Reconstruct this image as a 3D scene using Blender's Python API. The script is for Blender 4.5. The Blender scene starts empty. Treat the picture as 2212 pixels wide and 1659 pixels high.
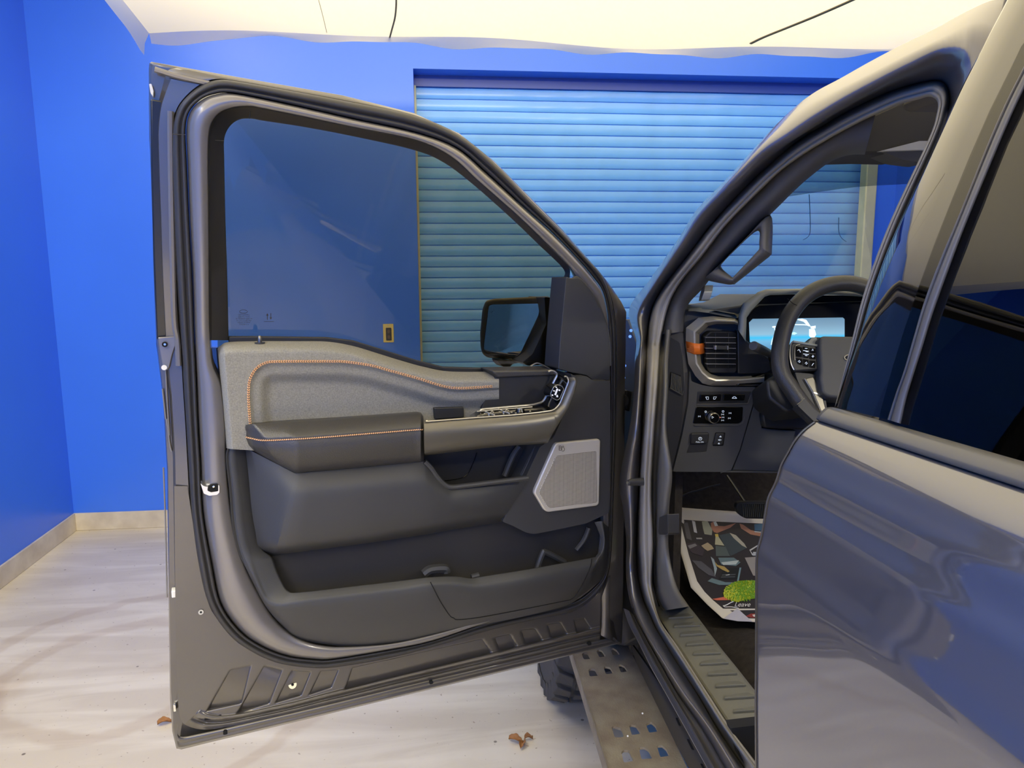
import bpy, bmesh, math, random
import numpy as np
from mathutils import Vector, Matrix
from mathutils.bvhtree import BVHTree
random.seed(7); rng = np.random.RandomState(7)
S = bpy.context.scene; COL = S.collection
# ------------------------------------------------------------ camera
FPX, HZ, VX, ROLL, CZ = 1550.0, 600.0, 950.0, 0.006, 1.55
th = math.atan((829.5-HZ)/FPX); ps = math.atan((1106-VX)/FPX)
F0 = np.array([math.sin(ps), math.cos(ps), 0]); R0 = np.array([math.cos(ps), -math.sin(ps), 0]); ZA = np.array([0, 0, 1.])
Fd = math.cos(th)*F0-math.sin(th)*ZA; U0 = math.sin(th)*F0+math.cos(th)*ZA
Rt = math.cos(ROLL)*R0-math.sin(ROLL)*U0; Up = math.cos(ROLL)*U0+math.sin(ROLL)*R0
CAM = np.array([0, 0, CZ])
cd = bpy.data.cameras.new('camera'); co = bpy.data.objects.new('camera', cd); COL.objects.link(co)
cd.sensor_width = 36; cd.lens = 36*FPX/2212; cd.clip_start = .02
m = Matrix.Identity(4)
for i, v in enumerate((Rt, Up, -Fd)):
    for j in range(3): m[j][i] = v[j]
m[0][3], m[1][3], m[2][3] = CAM
co.matrix_world = m; S.camera = co
# ------------------------------------------------------------ world, lights, exposure
wd = bpy.data.worlds.new('world'); S.world = wd; wd.use_nodes = True
wd.node_tree.nodes['Background'].inputs[0].default_value = (.9, .92, 1, 1)
wd.node_tree.nodes['Background'].inputs[1].default_value = .05
S.view_settings.view_transform = 'Standard'; S.view_settings.look = 'None'
S.view_settings.gamma = 1; S.view_settings.use_curve_mapping = False
S.view_settings.exposure = 0.0
S.cycles.use_denoising = True; S.cycles.max_bounces = 10; S.cycles.transparent_max_bounces = 16
S.cycles.sample_clamp_indirect = 6; S.cycles.caustics_reflective = False; S.cycles.caustics_refractive = False
def area(name, loc, sx, sy, e, c, rot=(0, 0, 0)):
    l = bpy.data.lights.new(name, 'AREA'); l.shape = 'RECTANGLE'; l.size = sx; l.size_y = sy; l.energy = e; l.color = c
    o = bpy.data.objects.new(name, l); COL.objects.link(o); o.location = loc; o.rotation_euler = rot; return o
WARM = (1, .87, .62)
area('lamp_bank', (1.3, 1.5, 3.6), 5.2, 5.2, 250, (1, .84, .48))
area('fill_lamp', (-.2, -3.0, 3.85), 4.0, 2.6, 700, (1, .88, .58))  # unseen fill lamp behind the camera, added to brighten the door's inner side
area('fill_lamp', (-2.0, .4, 3.85), .5, 3.4, 150, (1, .91, .66))  # unseen fill lamp, added to lift the left wall
area('cab_fill_lamp', (1.15, .62, 1.785), .22, .14, 9, (1, .93, .80))  # unseen fill under the headliner, added to brighten the floor mat and dash
# ------------------------------------------------------------ projection helpers (pixel of the 2212x1659 frame -> point on a real surface)
def ray(x, y): return Fd+(x-1106)/FPX*Rt+(829.5-y)/FPX*Up
def onx(x, y, X): d = ray(x, y); return CAM+d*(X/d[0])
def ony(x, y, Y): d = ray(x, y); return CAM+d*(Y/d[1])
def onz(x, y, z): d = ray(x, y); return CAM+d*((z-CZ)/d[2])
def onp(x, y, p0, n): d = ray(x, y); return CAM+d*(((p0-CAM)@n)/(d@n))
def pix(P):
    v = np.asarray(P)-CAM; z = v@Fd; return 1106+FPX*(v@Rt)/z, 829.5-FPX*(v@Up)/z
# ------------------------------------------------------------ materials
def lin(c):
    return tuple(((v/255)/12.92 if v/255 <= .04045 else ((v/255+.055)/1.055)**2.4) for v in c)
MATS = {}
def mat(name, rgb, rough=.5, metal=0, coat=0, coatr=.03, bump=0, bscale=400, var=0, vscale=3, spec=.5, emit=None, es=1, hexlin=False, vcol=None, det=3):
    if name in MATS: return MATS[name]
    M = bpy.data.materials.new(name); M.use_nodes = True; nt = M.node_tree; b = nt.nodes['Principled BSDF']
    c = rgb if hexlin else lin(rgb)
    b.inputs['Base Color'].default_value = (*c, 1); b.inputs['Roughness'].default_value = rough; b.inputs['Metallic'].default_value = metal
    b.inputs['Coat Weight'].default_value = coat; b.inputs['Coat Roughness'].default_value = coatr; b.inputs['Specular IOR Level'].default_value = spec
    tc = nt.nodes.new('ShaderNodeTexCoord')
    if bump:
        n = nt.nodes.new('ShaderNodeTexNoise'); n.inputs['Scale'].default_value = bscale; n.inputs['Detail'].default_value = det
        bp = nt.nodes.new('ShaderNodeBump'); bp.inputs['Strength'].default_value = bump; bp.inputs['Distance'].default_value = .002
        nt.links.new(tc.outputs['Object'], n.inputs['Vector']); nt.links.new(n.outputs['Fac'], bp.inputs['Height']); nt.links.new(bp.outputs[0], b.inputs['Normal'])
    if var:
        n = nt.nodes.new('ShaderNodeTexNoise'); n.inputs['Scale'].default_value = vscale; n.inputs['Detail'].default_value = 5
        r = nt.nodes.new('ShaderNodeValToRGB'); r.color_ramp.elements[0].position = .3; r.color_ramp.elements[1].position = .7
        c2 = lin(vcol) if vcol else tuple(v*(1-var) for v in c)
        r.color_ramp.elements[0].color = (*c2, 1); r.color_ramp.elements[1].color = (*c, 1)
        nt.links.new(tc.outputs['Object'], n.inputs['Vector']); nt.links.new(n.outputs['Fac'], r.inputs[0]); nt.links.new(r.outputs[0], b.inputs['Base Color'])
    if emit:
        b.inputs['Emission Color'].default_value = (*lin(emit), 1); b.inputs['Emission Strength'].default_value = es
    MATS[name] = M; return M
def glass(name, tint, refl=1.0, rough=.0):
    M = bpy.data.materials.new(name); M.use_nodes = True; nt = M.node_tree; nt.nodes.clear()
    o = nt.nodes.new('ShaderNodeOutputMaterial'); t = nt.nodes.new('ShaderNodeBsdfTransparent'); t.inputs[0].default_value = (*tint, 1)
    g = nt.nodes.new('ShaderNodeBsdfGlossy'); g.inputs['Roughness'].default_value = rough
    f = nt.nodes.new('ShaderNodeFresnel'); f.inputs[0].default_value = 1.5
    mu = nt.nodes.new('ShaderNodeMath'); mu.operation = 'MULTIPLY'; mu.inputs[1].default_value = refl
    mx = nt.nodes.new('ShaderNodeMixShader')
    nt.links.new(f.outputs[0], mu.inputs[0]); nt.links.new(mu.outputs[0], mx.inputs[0]); nt.links.new(t.outputs[0], mx.inputs[1]); nt.links.new(g.outputs[0], mx.inputs[2]); nt.links.new(mx.outputs[0], o.inputs[0])
    return M
# ------------------------------------------------------------ object helpers
WL = {}
def tag(o, label=None, cat=None, group=None, kind=None):
    for k, v in (('label', label), ('category', cat), ('group', group), ('kind', kind)):
        if v: o[k] = v
    return o
def empty(name, loc, label, cat, group=None):
    o = bpy.data.objects.new(name, None); COL.objects.link(o); o.location = loc; o.empty_display_size = .1
    WL[o.name] = np.array(loc, float); return tag(o, label, cat, group)
def mk(name, V, F, mt, parent=None, smooth=True, sharp=35, bevel=0, bseg=2, solid=0, soff=0, sub=0, label=None):
    V = np.asarray(V, float); c = (V.min(0)+V.max(0))/2
    me = bpy.data.meshes.new(name); me.from_pydata((V-c).tolist(), [], [list(map(int, f)) for f in F]); me.validate()
    bm = bmesh.new(); bm.from_mesh(me); bmesh.ops.recalc_face_normals(bm, faces=bm.faces); bm.to_mesh(me); bm.free()
    o = bpy.data.objects.new(name, me); COL.objects.link(o)
    if smooth:
        me.shade_smooth()
        if sharp: me.set_sharp_from_angle(angle=math.radians(sharp))
    me.materials.append(mt); WL[o.name] = c
    if parent: o.parent = parent; o.location = c-WL[parent.name]
    else: o.location = c
    if solid:
        s = o.modifiers.new('s', 'SOLIDIFY'); s.thickness = solid; s.offset = soff
    if bevel:
        b = o.modifiers.new('b', 'BEVEL'); b.width = bevel; b.segments = bseg; b.limit_method = 'ANGLE'; b.angle_limit = math.radians(32)
    if sub:
        s = o.modifiers.new('u', 'SUBSURF'); s.levels = sub; s.render_levels = sub
    if label: o['label'] = label
    return o
def cr(P, m=6, closed=False):
    """Catmull-Rom through P (any dimension), m samples per span"""
    P = np.asarray(P, float); n = len(P); out = []
    for i in range(n if closed else n-1):
        if closed: a, b, c, d = P[i-1], P[i], P[(i+1) % n], P[(i+2) % n]
        else: a, b, c, d = P[max(i-1, 0)], P[i], P[i+1], P[min(i+2, n-1)]
        for k in range(m):
            t = k/m
            out.append(.5*(2*b+(c-a)*t+(2*a-5*b+4*c-d)*t*t+(3*b-a-3*c+d)*t**3))
    if not closed: out.append(P[-1])
    return np.array(out)
def lines(P, m=4, closed=False):
    P = np.asarray(P, float); n = len(P); out = []
    for i in range(n if closed else n-1):
        for k in range(m): out.append(P[i]+(P[(i+1) % n]-P[i])*k/m)
    if not closed: out.append(P[-1])
    return np.array(out)
def rc(P, r, seg=5):
    """round the corners of a polygon; r one radius or a list"""
    P = [np.asarray(p, float) for p in P]; n = len(P); out = []
    for i, p in enumerate(P):
        rr = r[i] if isinstance(r, (list, tuple)) else r
        a, b = P[i-1], P[(i+1) % n]; da, db = np.linalg.norm(a-p), np.linalg.norm(b-p)
        q = min(rr, da*.48, db*.48)
        if q < 1e-6: out.append(p); continue
        s, e = p+(a-p)*q/da, p+(b-p)*q/db
        for k in range(seg+1):
            t = k/seg; out.append((1-t)**2*s+2*t*(1-t)*p+t*t*e)
    return np.array(out)
def grid_faces(nr, nc, closed=False):
    F = []
    for i in range(nr-1):
        for j in range(nc if closed else nc-1):
            k = (j+1) % nc; F.append((i*nc+j, i*nc+k, (i+1)*nc+k, (i+1)*nc+j))
    return F
def loft(name, rows, mt, parent=None, closed=False, cap=False, **kw):
    nr, nc = len(rows), len(rows[0]); V = np.concatenate([np.asarray(r) for r in rows]); F = grid_faces(nr, nc, closed)
    if cap: F = F+[tuple(range(nc)), tuple(range((nr-1)*nc, nr*nc))]
    return mk(name, V, F, mt, parent, **kw)
def prism(name, front, vec, mt, parent=None, bevel=.002, **kw):
    """solid whose front face is the closed outline `front` (3D), extruded by vec"""
    A = np.asarray(front); n = len(A); V = np.concatenate([A, A+np.asarray(vec)])
    F = [tuple(range(n)), tuple(range(2*n-1, n-1, -1))]+[(i, i+n, (i+1) % n+n, (i+1) % n) for i in range(n)]
    return mk(name, V, F, mt, parent, bevel=bevel, **kw)
def box(name, p, q, mt, parent=None, bevel=.002, **kw):
    x0, y0, z0 = p; x1, y1, z1 = q
    return prism(name, [(x0, y0, z0), (x1, y0, z0), (x1, y0, z1), (x0, y0, z1)], (0, y1-y0, 0), mt, parent, bevel, **kw)
def tubeVF(P, r, seg=8, closed=False, off=0, flat=1, up=None):
    P = np.asarray(P, float); n = len(P); r = np.broadcast_to(np.asarray(r, float), (n,))
    T = np.gradient(P, axis=0) if not closed else np.roll(P, -1, 0)-np.roll(P, 1, 0)
    T /= np.linalg.norm(T, axis=1)[:, None]+1e-12
    u = np.array(up, float) if up is not None else (np.array([0, 0, 1.]) if abs(T[0][2]) < .9 else np.array([1., 0, 0]))
    V = []
    for i in range(n):
        u = (np.array(up, float) if up is not None else u); u = u-(u@T[i])*T[i]; u /= np.linalg.norm(u)+1e-12; v = np.cross(T[i], u)
        for k in range(seg):
            a = 2*math.pi*k/seg; V.append(P[i]+r[i]*(math.cos(a)*u*flat+math.sin(a)*v))
    F = [tuple(off+x for x in f) for f in grid_faces(n, seg, True)]
    if closed: F += [(off+(n-1)*seg+j, off+(n-1)*seg+(j+1) % seg, off+(j+1) % seg, off+j) for j in range(seg)]
    else: F += [tuple(off+k for k in range(seg)), tuple(off+(n-1)*seg+k for k in range(seg))]
    return V, F
def tube(name, P, r, mt, parent=None, seg=8, closed=False, flat=1, up=None, **kw):
    V, F = tubeVF(P, r, seg, closed, 0, flat, up); return mk(name, V, F, mt, parent, **kw)
def multi(name, parts, mt, parent=None, **kw):
    V, F = [], []
    for v, f in parts:
        o = len(V); V += [tuple(x) for x in v]; F += [tuple(i+o for i in q) for q in f]
    return mk(name, V, F, mt, parent, **kw)
def prismVF(front, vec):
    A = np.asarray(front); n = len(A); V = np.concatenate([A, A+np.asarray(vec)])
    return V.tolist(), [tuple(range(n)), tuple(range(2*n-1, n-1, -1))]+[(i, i+n, (i+1) % n+n, (i+1) % n) for i in range(n)]
def bvh(*objs):
    dg = bpy.context.evaluated_depsgraph_get(); V, P = [], []
    for o in objs:
        o0 = len(V); w = WL[o.name]; V += [tuple(np.array(v.co)+w) for v in o.data.vertices]; P += [[i+o0 for i in p.vertices] for p in o.data.polygons]
    return BVHTree.FromPolygons(V, P)
def hit(B, x, y, lift=.0005, fb=None):
    d = ray(x, y); l = np.linalg.norm(d); h = B.ray_cast(Vector(CAM), Vector(d))
    if h[0] is None: return fb(x, y) if fb else None
    return np.array(h[0])-d/l*lift
# ============================================================ THE ROOM
YB = onz(163, 1145, 0)[1]; XL = onz(163, 1145, 0)[0]; XR = ony(1932, 450, YB)[0]
JL = ony(896, 300, YB)[0]; JR = ony(1885, 450, YB)[0]; JZ = ony(895, 148, YB)[2]; YF, ZC = -5.0, 3.9
def wallmat(name, c):
    M = mat(name, c, rough=.32, bump=.06, bscale=60, var=.06, vscale=1.5); return M
MB = wallmat('blue_paint', (66, 126, 246))
def st(o): o['kind'] = 'structure'; return o
M = mat('concrete', (196, 188, 172), rough=.3, bump=.02, bscale=90); nt = M.node_tree; b = nt.nodes['Principled BSDF']
tc = nt.nodes['Texture Coordinate']
def nz(s, d, sc=None, dist=0):
    n = nt.nodes.new('ShaderNodeTexNoise'); n.inputs['Scale'].default_value = s; n.inputs['Detail'].default_value = d; n.inputs['Distortion'].default_value = dist
    if sc:
        mp = nt.nodes.new('ShaderNodeMapping'); mp.inputs['Scale'].default_value = sc[:3]; mp.inputs['Rotation'].default_value = (0, 0, sc[3]); nt.links.new(tc.outputs['Object'], mp.inputs[0]); nt.links.new(mp.outputs[0], n.inputs['Vector'])
    else: nt.links.new(tc.outputs['Object'], n.inputs['Vector'])
    return n.outputs['Fac']
def ramp(fac, p0, p1, c0, c1):
    r = nt.nodes.new('ShaderNodeValToRGB'); e = r.color_ramp.elements; e[0].position, e[1].position = p0, p1; e[0].color, e[1].color = (*c0, 1), (*c1, 1)
    nt.links.new(fac, r.inputs[0]); return r.outputs[0]
def mixc(kind, f, a, bb):
    x = nt.nodes.new('ShaderNodeMix'); x.data_type = 'RGBA'; x.blend_type = kind
    if isinstance(f, float): x.inputs[0].default_value = f
    else: nt.links.new(f, x.inputs[0])
    nt.links.new(a, x.inputs[6]); nt.links.new(bb, x.inputs[7]); return x.outputs[2]
base = ramp(nz(1.6, 8, None, .6), .3, .7, lin((212, 203, 184)), lin((226, 217, 198)))
streak = ramp(nz(2.2, 6, (.5, 3.2, 1, .5), .8), .42, .62, lin((230, 226, 220)), (1, 1, 1))
brown = ramp(nz(.9, 7, (1, 1, 1, .3), 1.2), .58, .74, (1, 1, 1), lin((236, 224, 204)))
spk = ramp(nz(55, 2), .70, .73, (1, 1, 1), lin((190, 180, 165)))
vor = nt.nodes.new('ShaderNodeTexVoronoi'); vor.inputs['Scale'].default_value = 7; nt.links.new(tc.outputs['Object'], vor.inputs['Vector'])
dots = ramp(vor.outputs['Distance'], .035, .05, lin((120, 110, 95)), (1, 1, 1))
# tyre scrubs: broad rings on the floor
sep = nt.nodes.new('ShaderNodeSeparateXYZ'); nt.links.new(tc.outputs['Object'], sep.inputs[0])
def ring(cx, cy, rad, wid):
    cmb = nt.nodes.new('ShaderNodeVectorMath'); cmb.operation = 'DISTANCE'; nt.links.new(tc.outputs['Object'], cmb.inputs[0]); cmb.inputs[1].default_value = (cx, cy, 0)
    nn = nz(3.5, 5); a = nt.nodes.new('ShaderNodeMath'); a.operation = 'MULTIPLY_ADD'; nt.links.new(nn, a.inputs[0]); a.inputs[1].default_value = .18; nt.links.new(cmb.outputs['Value'], a.inputs[2])
    s = nt.nodes.new('ShaderNodeMath'); s.operation = 'SUBTRACT'; nt.links.new(a.outputs[0], s.inputs[0]); s.inputs[1].default_value = rad+.09
    ab = nt.nodes.new('ShaderNodeMath'); ab.operation = 'ABSOLUTE'; nt.links.new(s.outputs[0], ab.inputs[0])
    return ramp(ab.outputs[0], wid*.5, wid, lin((238, 232, 225)), (1, 1, 1))
FC = np.array([(XL+XR)/2, (YF+YB)/2, 0])
p1, p2, p3 = onz(60, 1450, 0), onz(180, 1500, 0), onz(300, 1400, 0)
col = base
for t in (streak, brown, spk, dots, ring(p3[0]-FC[0], onz(300, 1540, 0)[1]-FC[1], .42, .05), ring(p3[0]-FC[0]+.1, onz(300, 1560, 0)[1]-FC[1], .78, .045)): col = mixc('MULTIPLY', .8, col, t)
nt.links.new(col, b.inputs['Base Color'])
st(mk('floor', [(XL-.3, YF, 0), (XR+.3, YF, 0), (XR+.3, YB+.6, 0), (XL-.3, YB+.6, 0)], [(0, 1, 2, 3)], M, smooth=False))
# shift so that texture object-space centre is FC
def rect(name, P, mt): return st(mk(name, P, [(0, 1, 2, 3)], mt, smooth=False))
WT = .20
def wallbox(name, p, q): return st(box(name, p, q, MB, bevel=0, smooth=False))
# back wall with its opening: one mesh, three blocks round the roller door
parts = []
for (x0, x1, z0, z1) in ((XL-.2, JL, 0, ZC), (JR, XR+.2, 0, ZC), (JL, JR, JZ, ZC)):
    parts.append(prismVF([(x0, YB, z0), (x1, YB, z0), (x1, YB, z1), (x0, YB, z1)], (0, WT, 0)))
st(multi('wall_back', parts, MB, smooth=False))
l0 = onz(0, 1270, 0); dx = (l0[0]-XL)/(l0[1]-YB); xl = lambda y: XL+dx*(y-YB)
st(prism('wall_left', [(xl(YF), YF, 0), (XL, YB, 0), (XL, YB, ZC), (xl(YF), YF, ZC)], (-.15, 0, 0), MB, bevel=0, smooth=False))
wallbox('wall_right', (XR, YF, 0), (XR+.15, YB, ZC)); wallbox('wall_front', (XL-.6, YF-.15, 0), (XR+.3, YF, ZC))
MCE = mat('ceiling_paint', (120, 118, 112), rough=.8)
st(box('ceiling', (XL-.6, YF, ZC), (XR+.3, YB+.6, ZC+.1), MCE, bevel=0))
MBB = mat('baseboard_cream', (222, 212, 190), rough=.45, var=.12, vscale=9, vcol=(196, 184, 162))
hb = ony(162, 1108, YB)[2]; T = .014
st(prism('baseboard_back', [(XL, YB-T, 0), (JL-.01, YB-T, 0), (JL-.01, YB-T, hb), (XL, YB-T, hb)], (0, T, 0), MBB, bevel=.003))
st(prism('baseboard_left', [(xl(YF)+T, YF, 0), (XL+T, YB-T, 0), (XL+T, YB-T, hb), (xl(YF)+T, YF, hb)], (-T, 0, 0), MBB, bevel=.003))
# ---- roller door in the back wall
rd = empty('door_1', ((JL+JR)/2, YB+WT, 0), None, None); rd['kind'] = 'structure'
MR = mat('roller_blue', (122, 190, 255), rough=.2, var=.10, vscale=6, bump=.02, bscale=25)
YC = YB+.15; z0 = ony(1100, 632, YC)[2]; dz = (ony(905, 335.8, YC)[2]-ony(905, 599, YC)[2])/11; ztop = ony(905, 187, YC)[2]
prof = []
k = 0; z = ztop
while z > .02:
    for f, d in ((.0, .002), (.03, .012), (.075, .012), (.105, .001), (.30, -.0015), (.55, -.0022), (.80, -.0015), (.965, .001)):
        prof.append((YC+d, z-f*dz))
    z -= dz
prof.append((YC, 0))
xs = np.linspace(JL-.04, JR+.02, 60)
rows = [[(x, y+.0022*math.sin(x*9+1.3)+.0012*math.sin(x*23), zz) for x in xs] for (y, zz) in prof]
loft('curtain', rows, MR, rd, sharp=50)
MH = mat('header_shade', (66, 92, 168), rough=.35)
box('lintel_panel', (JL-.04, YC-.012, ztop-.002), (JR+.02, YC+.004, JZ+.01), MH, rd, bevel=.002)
MG = mat('guide_cream', (214, 212, 170), rough=.45, var=.15, vscale=12)
gx = ony(1868, 450, YB-.03)[0]
prism('guide_rail', [(gx, YB-.03, 0), (JR+.004, YB-.03, 0), (JR+.004, YB-.03, JZ), (gx, YB-.03, JZ)], (0, .08, 0), MG, rd, bevel=.008)
gl = ony(908, 720, YC-.03)[0]
box('guide_rail', (JL-.05, YC-.035, 0), (JL+.012, YC+.01, ztop), MG, rd, bevel=.003)
# ---- wall socket seen through the door glass
u0, u1 = ony(827, 700, YB-.006), ony(851, 739.5, YB-.006)
sk = empty('wall_socket', (u0[0]/2+u1[0]/2, YB, u1[2]), 'cream wall socket on the blue wall, seen through the door glass', 'socket')
MCR = mat('socket_cream', (226, 210, 120), rough=.4); MBK = mat('black_gloss', (16, 16, 17), rough=.12)
ol = rc([(u0[0], u1[2]), (u1[0], u1[2]), (u1[0], u0[2]), (u0[0], u0[2])], .004)
prism('cover_plate', [(x, YB-.006, z) for x, z in ol], (0, .0055, 0), MCR, sk, bevel=.0015)
w, h = u1[0]-u0[0], u0[2]-u1[2]
ol = rc([(u0[0]+.26*w, u1[2]+.10*h), (u0[0]+.80*w, u1[2]+.10*h), (u0[0]+.80*w, u1[2]+.80*h), (u0[0]+.26*w, u1[2]+.80*h)], .006)
prism('insert', [(x, YB-.0075, z) for x, z in ol], (0, .004, 0), mat('socket_dark', (38, 38, 32), rough=.35), sk, bevel=.001)
for zz in (.30, .60):
    cx, cz = u0[0]+.53*w, u1[2]+zz*h
    prism('receptacle', [(cx+.26*w*.5*math.cos(a)*1.0, YB-.0095, cz+.10*h*math.sin(a)) for a in np.linspace(0, 2*math.pi, 14)[:-1]], (0, .003, 0), mat('socket_brown', (92, 78, 60), rough=.4), sk, bevel=.0006)
prism('screw', [(u0[0]+.5*w+.003*math.cos(a), YB-.0075, u1[2]+.93*h+.003*math.sin(a)) for a in np.linspace(0, 2*math.pi, 10)[:-1]], (0, .002, 0), mat('bright_steel', (215, 215, 210), rough=.25, metal=1), sk, bevel=0)
# ============================================================ THE WHITE FABRIC CANOPY
ZF = 2.72
cA = onz(322, 72, ZF); cB = onz(1940, 106, ZF); cL = onz(250, -14, ZF)
MF = bpy.data.materials.new('white_silk'); MF.use_nodes = True; nt = MF.node_tree; nt.nodes.clear()
o_ = nt.nodes.new('ShaderNodeOutputMaterial'); a_ = nt.nodes.new('ShaderNodeBsdfTranslucent'); a_.inputs[0].default_value = (.93, .91, .86, 1)
b_ = nt.nodes.new('ShaderNodeBsdfDiffuse'); b_.inputs[0].default_value = (.88, .87, .84, 1); x_ = nt.nodes.new('ShaderNodeMixShader'); x_.inputs[0].default_value = .42
nt.links.new(a_.outputs[0], x_.inputs[1]); nt.links.new(b_.outputs[0], x_.inputs[2]); nt.links.new(x_.outputs[0], o_.inputs[0])
cn = empty('fabric_canopy', (1.2, 1.5, ZF), 'big white fabric canopy hung overhead with a drooping hem and two seams', 'canopy')
ex = (cB-cA)/np.linalg.norm(cB-cA); Lx = 4.9
dl = (cL-cA)/np.linalg.norm(cL-cA); Ly = 5.6
nx, ny = 90, 60; V = []
def can(s, t):
    """s 0..1 along the back hem, t 0..1 towards the camera side"""
    p = cA+ex*Lx*s+dl*Ly*t*(1.0)
    z = ZF+.05*math.sin(math.pi*min(1, t*1.2))*math.sin(math.pi*s)+.018*math.sin(9*s+2*t)*math.exp(-3*t)+.010*math.sin(23*s+5*t)*math.exp(-7*t)
    z += .012*math.exp(-((s-.05)/.05)**2)*math.sin(14*t)
    return np.array([p[0], p[1], z])
rows = [[can(s, t) for s in np.linspace(0, 1, nx)] for t in np.linspace(0, 1, ny)]
loft('fabric', rows, MF, cn, sharp=0)
# hem folded down along the back edge and the left edge
def hemz(s): return .030+.012*math.sin(21*s+1)+.010*math.sin(47*s)+.004*math.sin(90*s)
r0 = [can(s, 0) for s in np.linspace(0, 1, 160)]
r1 = [p+np.array([0, .012, -.5*hemz(s)]) for p, s in zip(r0, np.linspace(0, 1, 160))]
r2 = [p+np.array([0, .02+.008*math.sin(40*s), -hemz(s)]) for p, s in zip(r0, np.linspace(0, 1, 160))]
loft('hem', [r0, r1, r2], MF, cn, sharp=0)
q0 = [can(0, t) for t in np.linspace(0, 1, 80)]
q2 = [p+np.array([-.03-.02*t, 0, -(.05+.05*math.exp(-((t)/.03)**2)+.012*math.sin(30*t))]) for p, t in zip(q0, np.linspace(0, 1, 80))]
loft('hem', [q0, [(np.array(a)+b)/2+np.array([-.008, 0, .004]) for a, b in zip(q0, q2)], q2], MF, cn, sharp=0)
MS = mat('seam_thread', (150, 135, 96), rough=.8)
def seam(pts, r):
    P = cr([onz(x, y, ZF-.0) for x, y in pts], 8); Q = []
    for p in P:
        a = np.linalg.lstsq(np.array([ex[:2]*Lx, dl[:2]*Ly]).T, p[:2]-cA[:2], rcond=None)[0]
        Q.append([p[0], p[1], can(min(max(a[0], 0), 1), min(max(a[1], 0), 1))[2]-.002])
    tube('seam', Q, r, MS, cn, seg=6, flat=.4)
seam([(840, 90), (846, 70), (854, 40), (856, 0), (850, -60), (830, -160)], .0045)
seam([(1622, 92), (1650, 80), (1700, 62), (1760, 40), (1830, 12), (1920, -26), (2100, -110)], .010)
seam([(706, 75), (700, 50), (692, 20), (680, -20), (660, -80)], .0012)
# ============================================================ THE TRUCK
TX, TY = 1.35, 1.2
truck = empty('pickup_truck', (TX, TY, 0), 'dark grey four-door pickup truck with its front door swung open', 'truck')
PAINT = mat('grey_paint', (88, 88, 94), rough=.42, metal=.45, coat=1, coatr=.03)
PAINT.node_tree.nodes['Principled BSDF'].inputs['Coat IOR'].default_value = 1.95
INPAINT = mat('grey_inner_paint', (120, 116, 112), rough=.32, metal=.35, coat=.7, coatr=.14)
SHELL = mat('grey_shell_paint', (88, 84, 79), rough=.28, metal=.45, coat=.9, coatr=.07)
RUB = mat('black_rubber', (52, 51, 50), rough=.42, bump=.05, bscale=900)
PLA = mat('charcoal_plastic', (57, 57, 56), rough=.48, bump=.18, bscale=1400, det=2)
PLD = mat('black_plastic', (40, 40, 40), rough=.45, bump=.1, bscale=1200, det=2)
FAB = mat('charcoal_cloth', (150, 147, 134), rough=.85, bump=.35, bscale=900, var=.35, vscale=420)
LEA = mat('black_leather', (60, 58, 54), rough=.38, bump=.25, bscale=520, det=2)
GRA = mat('graphite_metal', (112, 108, 96), rough=.34, metal=.55, bump=.02, bscale=1500)
SIL = mat('satin_silver', (205, 200, 186), rough=.28, metal=.85)
ALU = mat('speaker_alu', (206, 200, 184), rough=.36, metal=.35)
CHR = mat('bright_steel', (215, 215, 210), rough=.25, metal=1)
ORT = mat('tan_thread', (222, 170, 120), rough=.6)
WHT = mat('white_mark', (235, 235, 235), rough=.5, emit=(235, 240, 245), es=.25)
HOL = mat('hole_black', (6, 6, 7), rough=.9)
# ---- front door plane: outer skin through the two lower corners, inner side (w>0) faces the camera, window frame leans in above the belt
A = onz(382, 1621, .57); B = onz(1343, 1390, .57); eu = (B-A)/np.linalg.norm(B-A); nn = np.array([eu[1], -eu[0], 0]); ZBL, KL = 1.44, .15
def D(x, y, w=0.):
    d = ray(x, y); t = (w-(CAM-A)@nn)/(d@nn); P = CAM+t*d
    if P[2] > ZBL:
        t = (w+KL*(CZ-ZBL)-(CAM-A)@nn)/(d@nn-KL*d[2]); P = CAM+t*d
    return P
def DR(px, w):
    px = np.asarray(px, float); w = np.broadcast_to(np.asarray(w, float), (len(px),)); return np.array([D(p[0], p[1], q) for p, q in zip(px, w)])
def dslab(name, px, w0, w1, mt, parent, bevel=.002, **kw): return prism(name, DR(px, w1), nn*(w0-w1), mt, parent, bevel, **kw)
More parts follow.
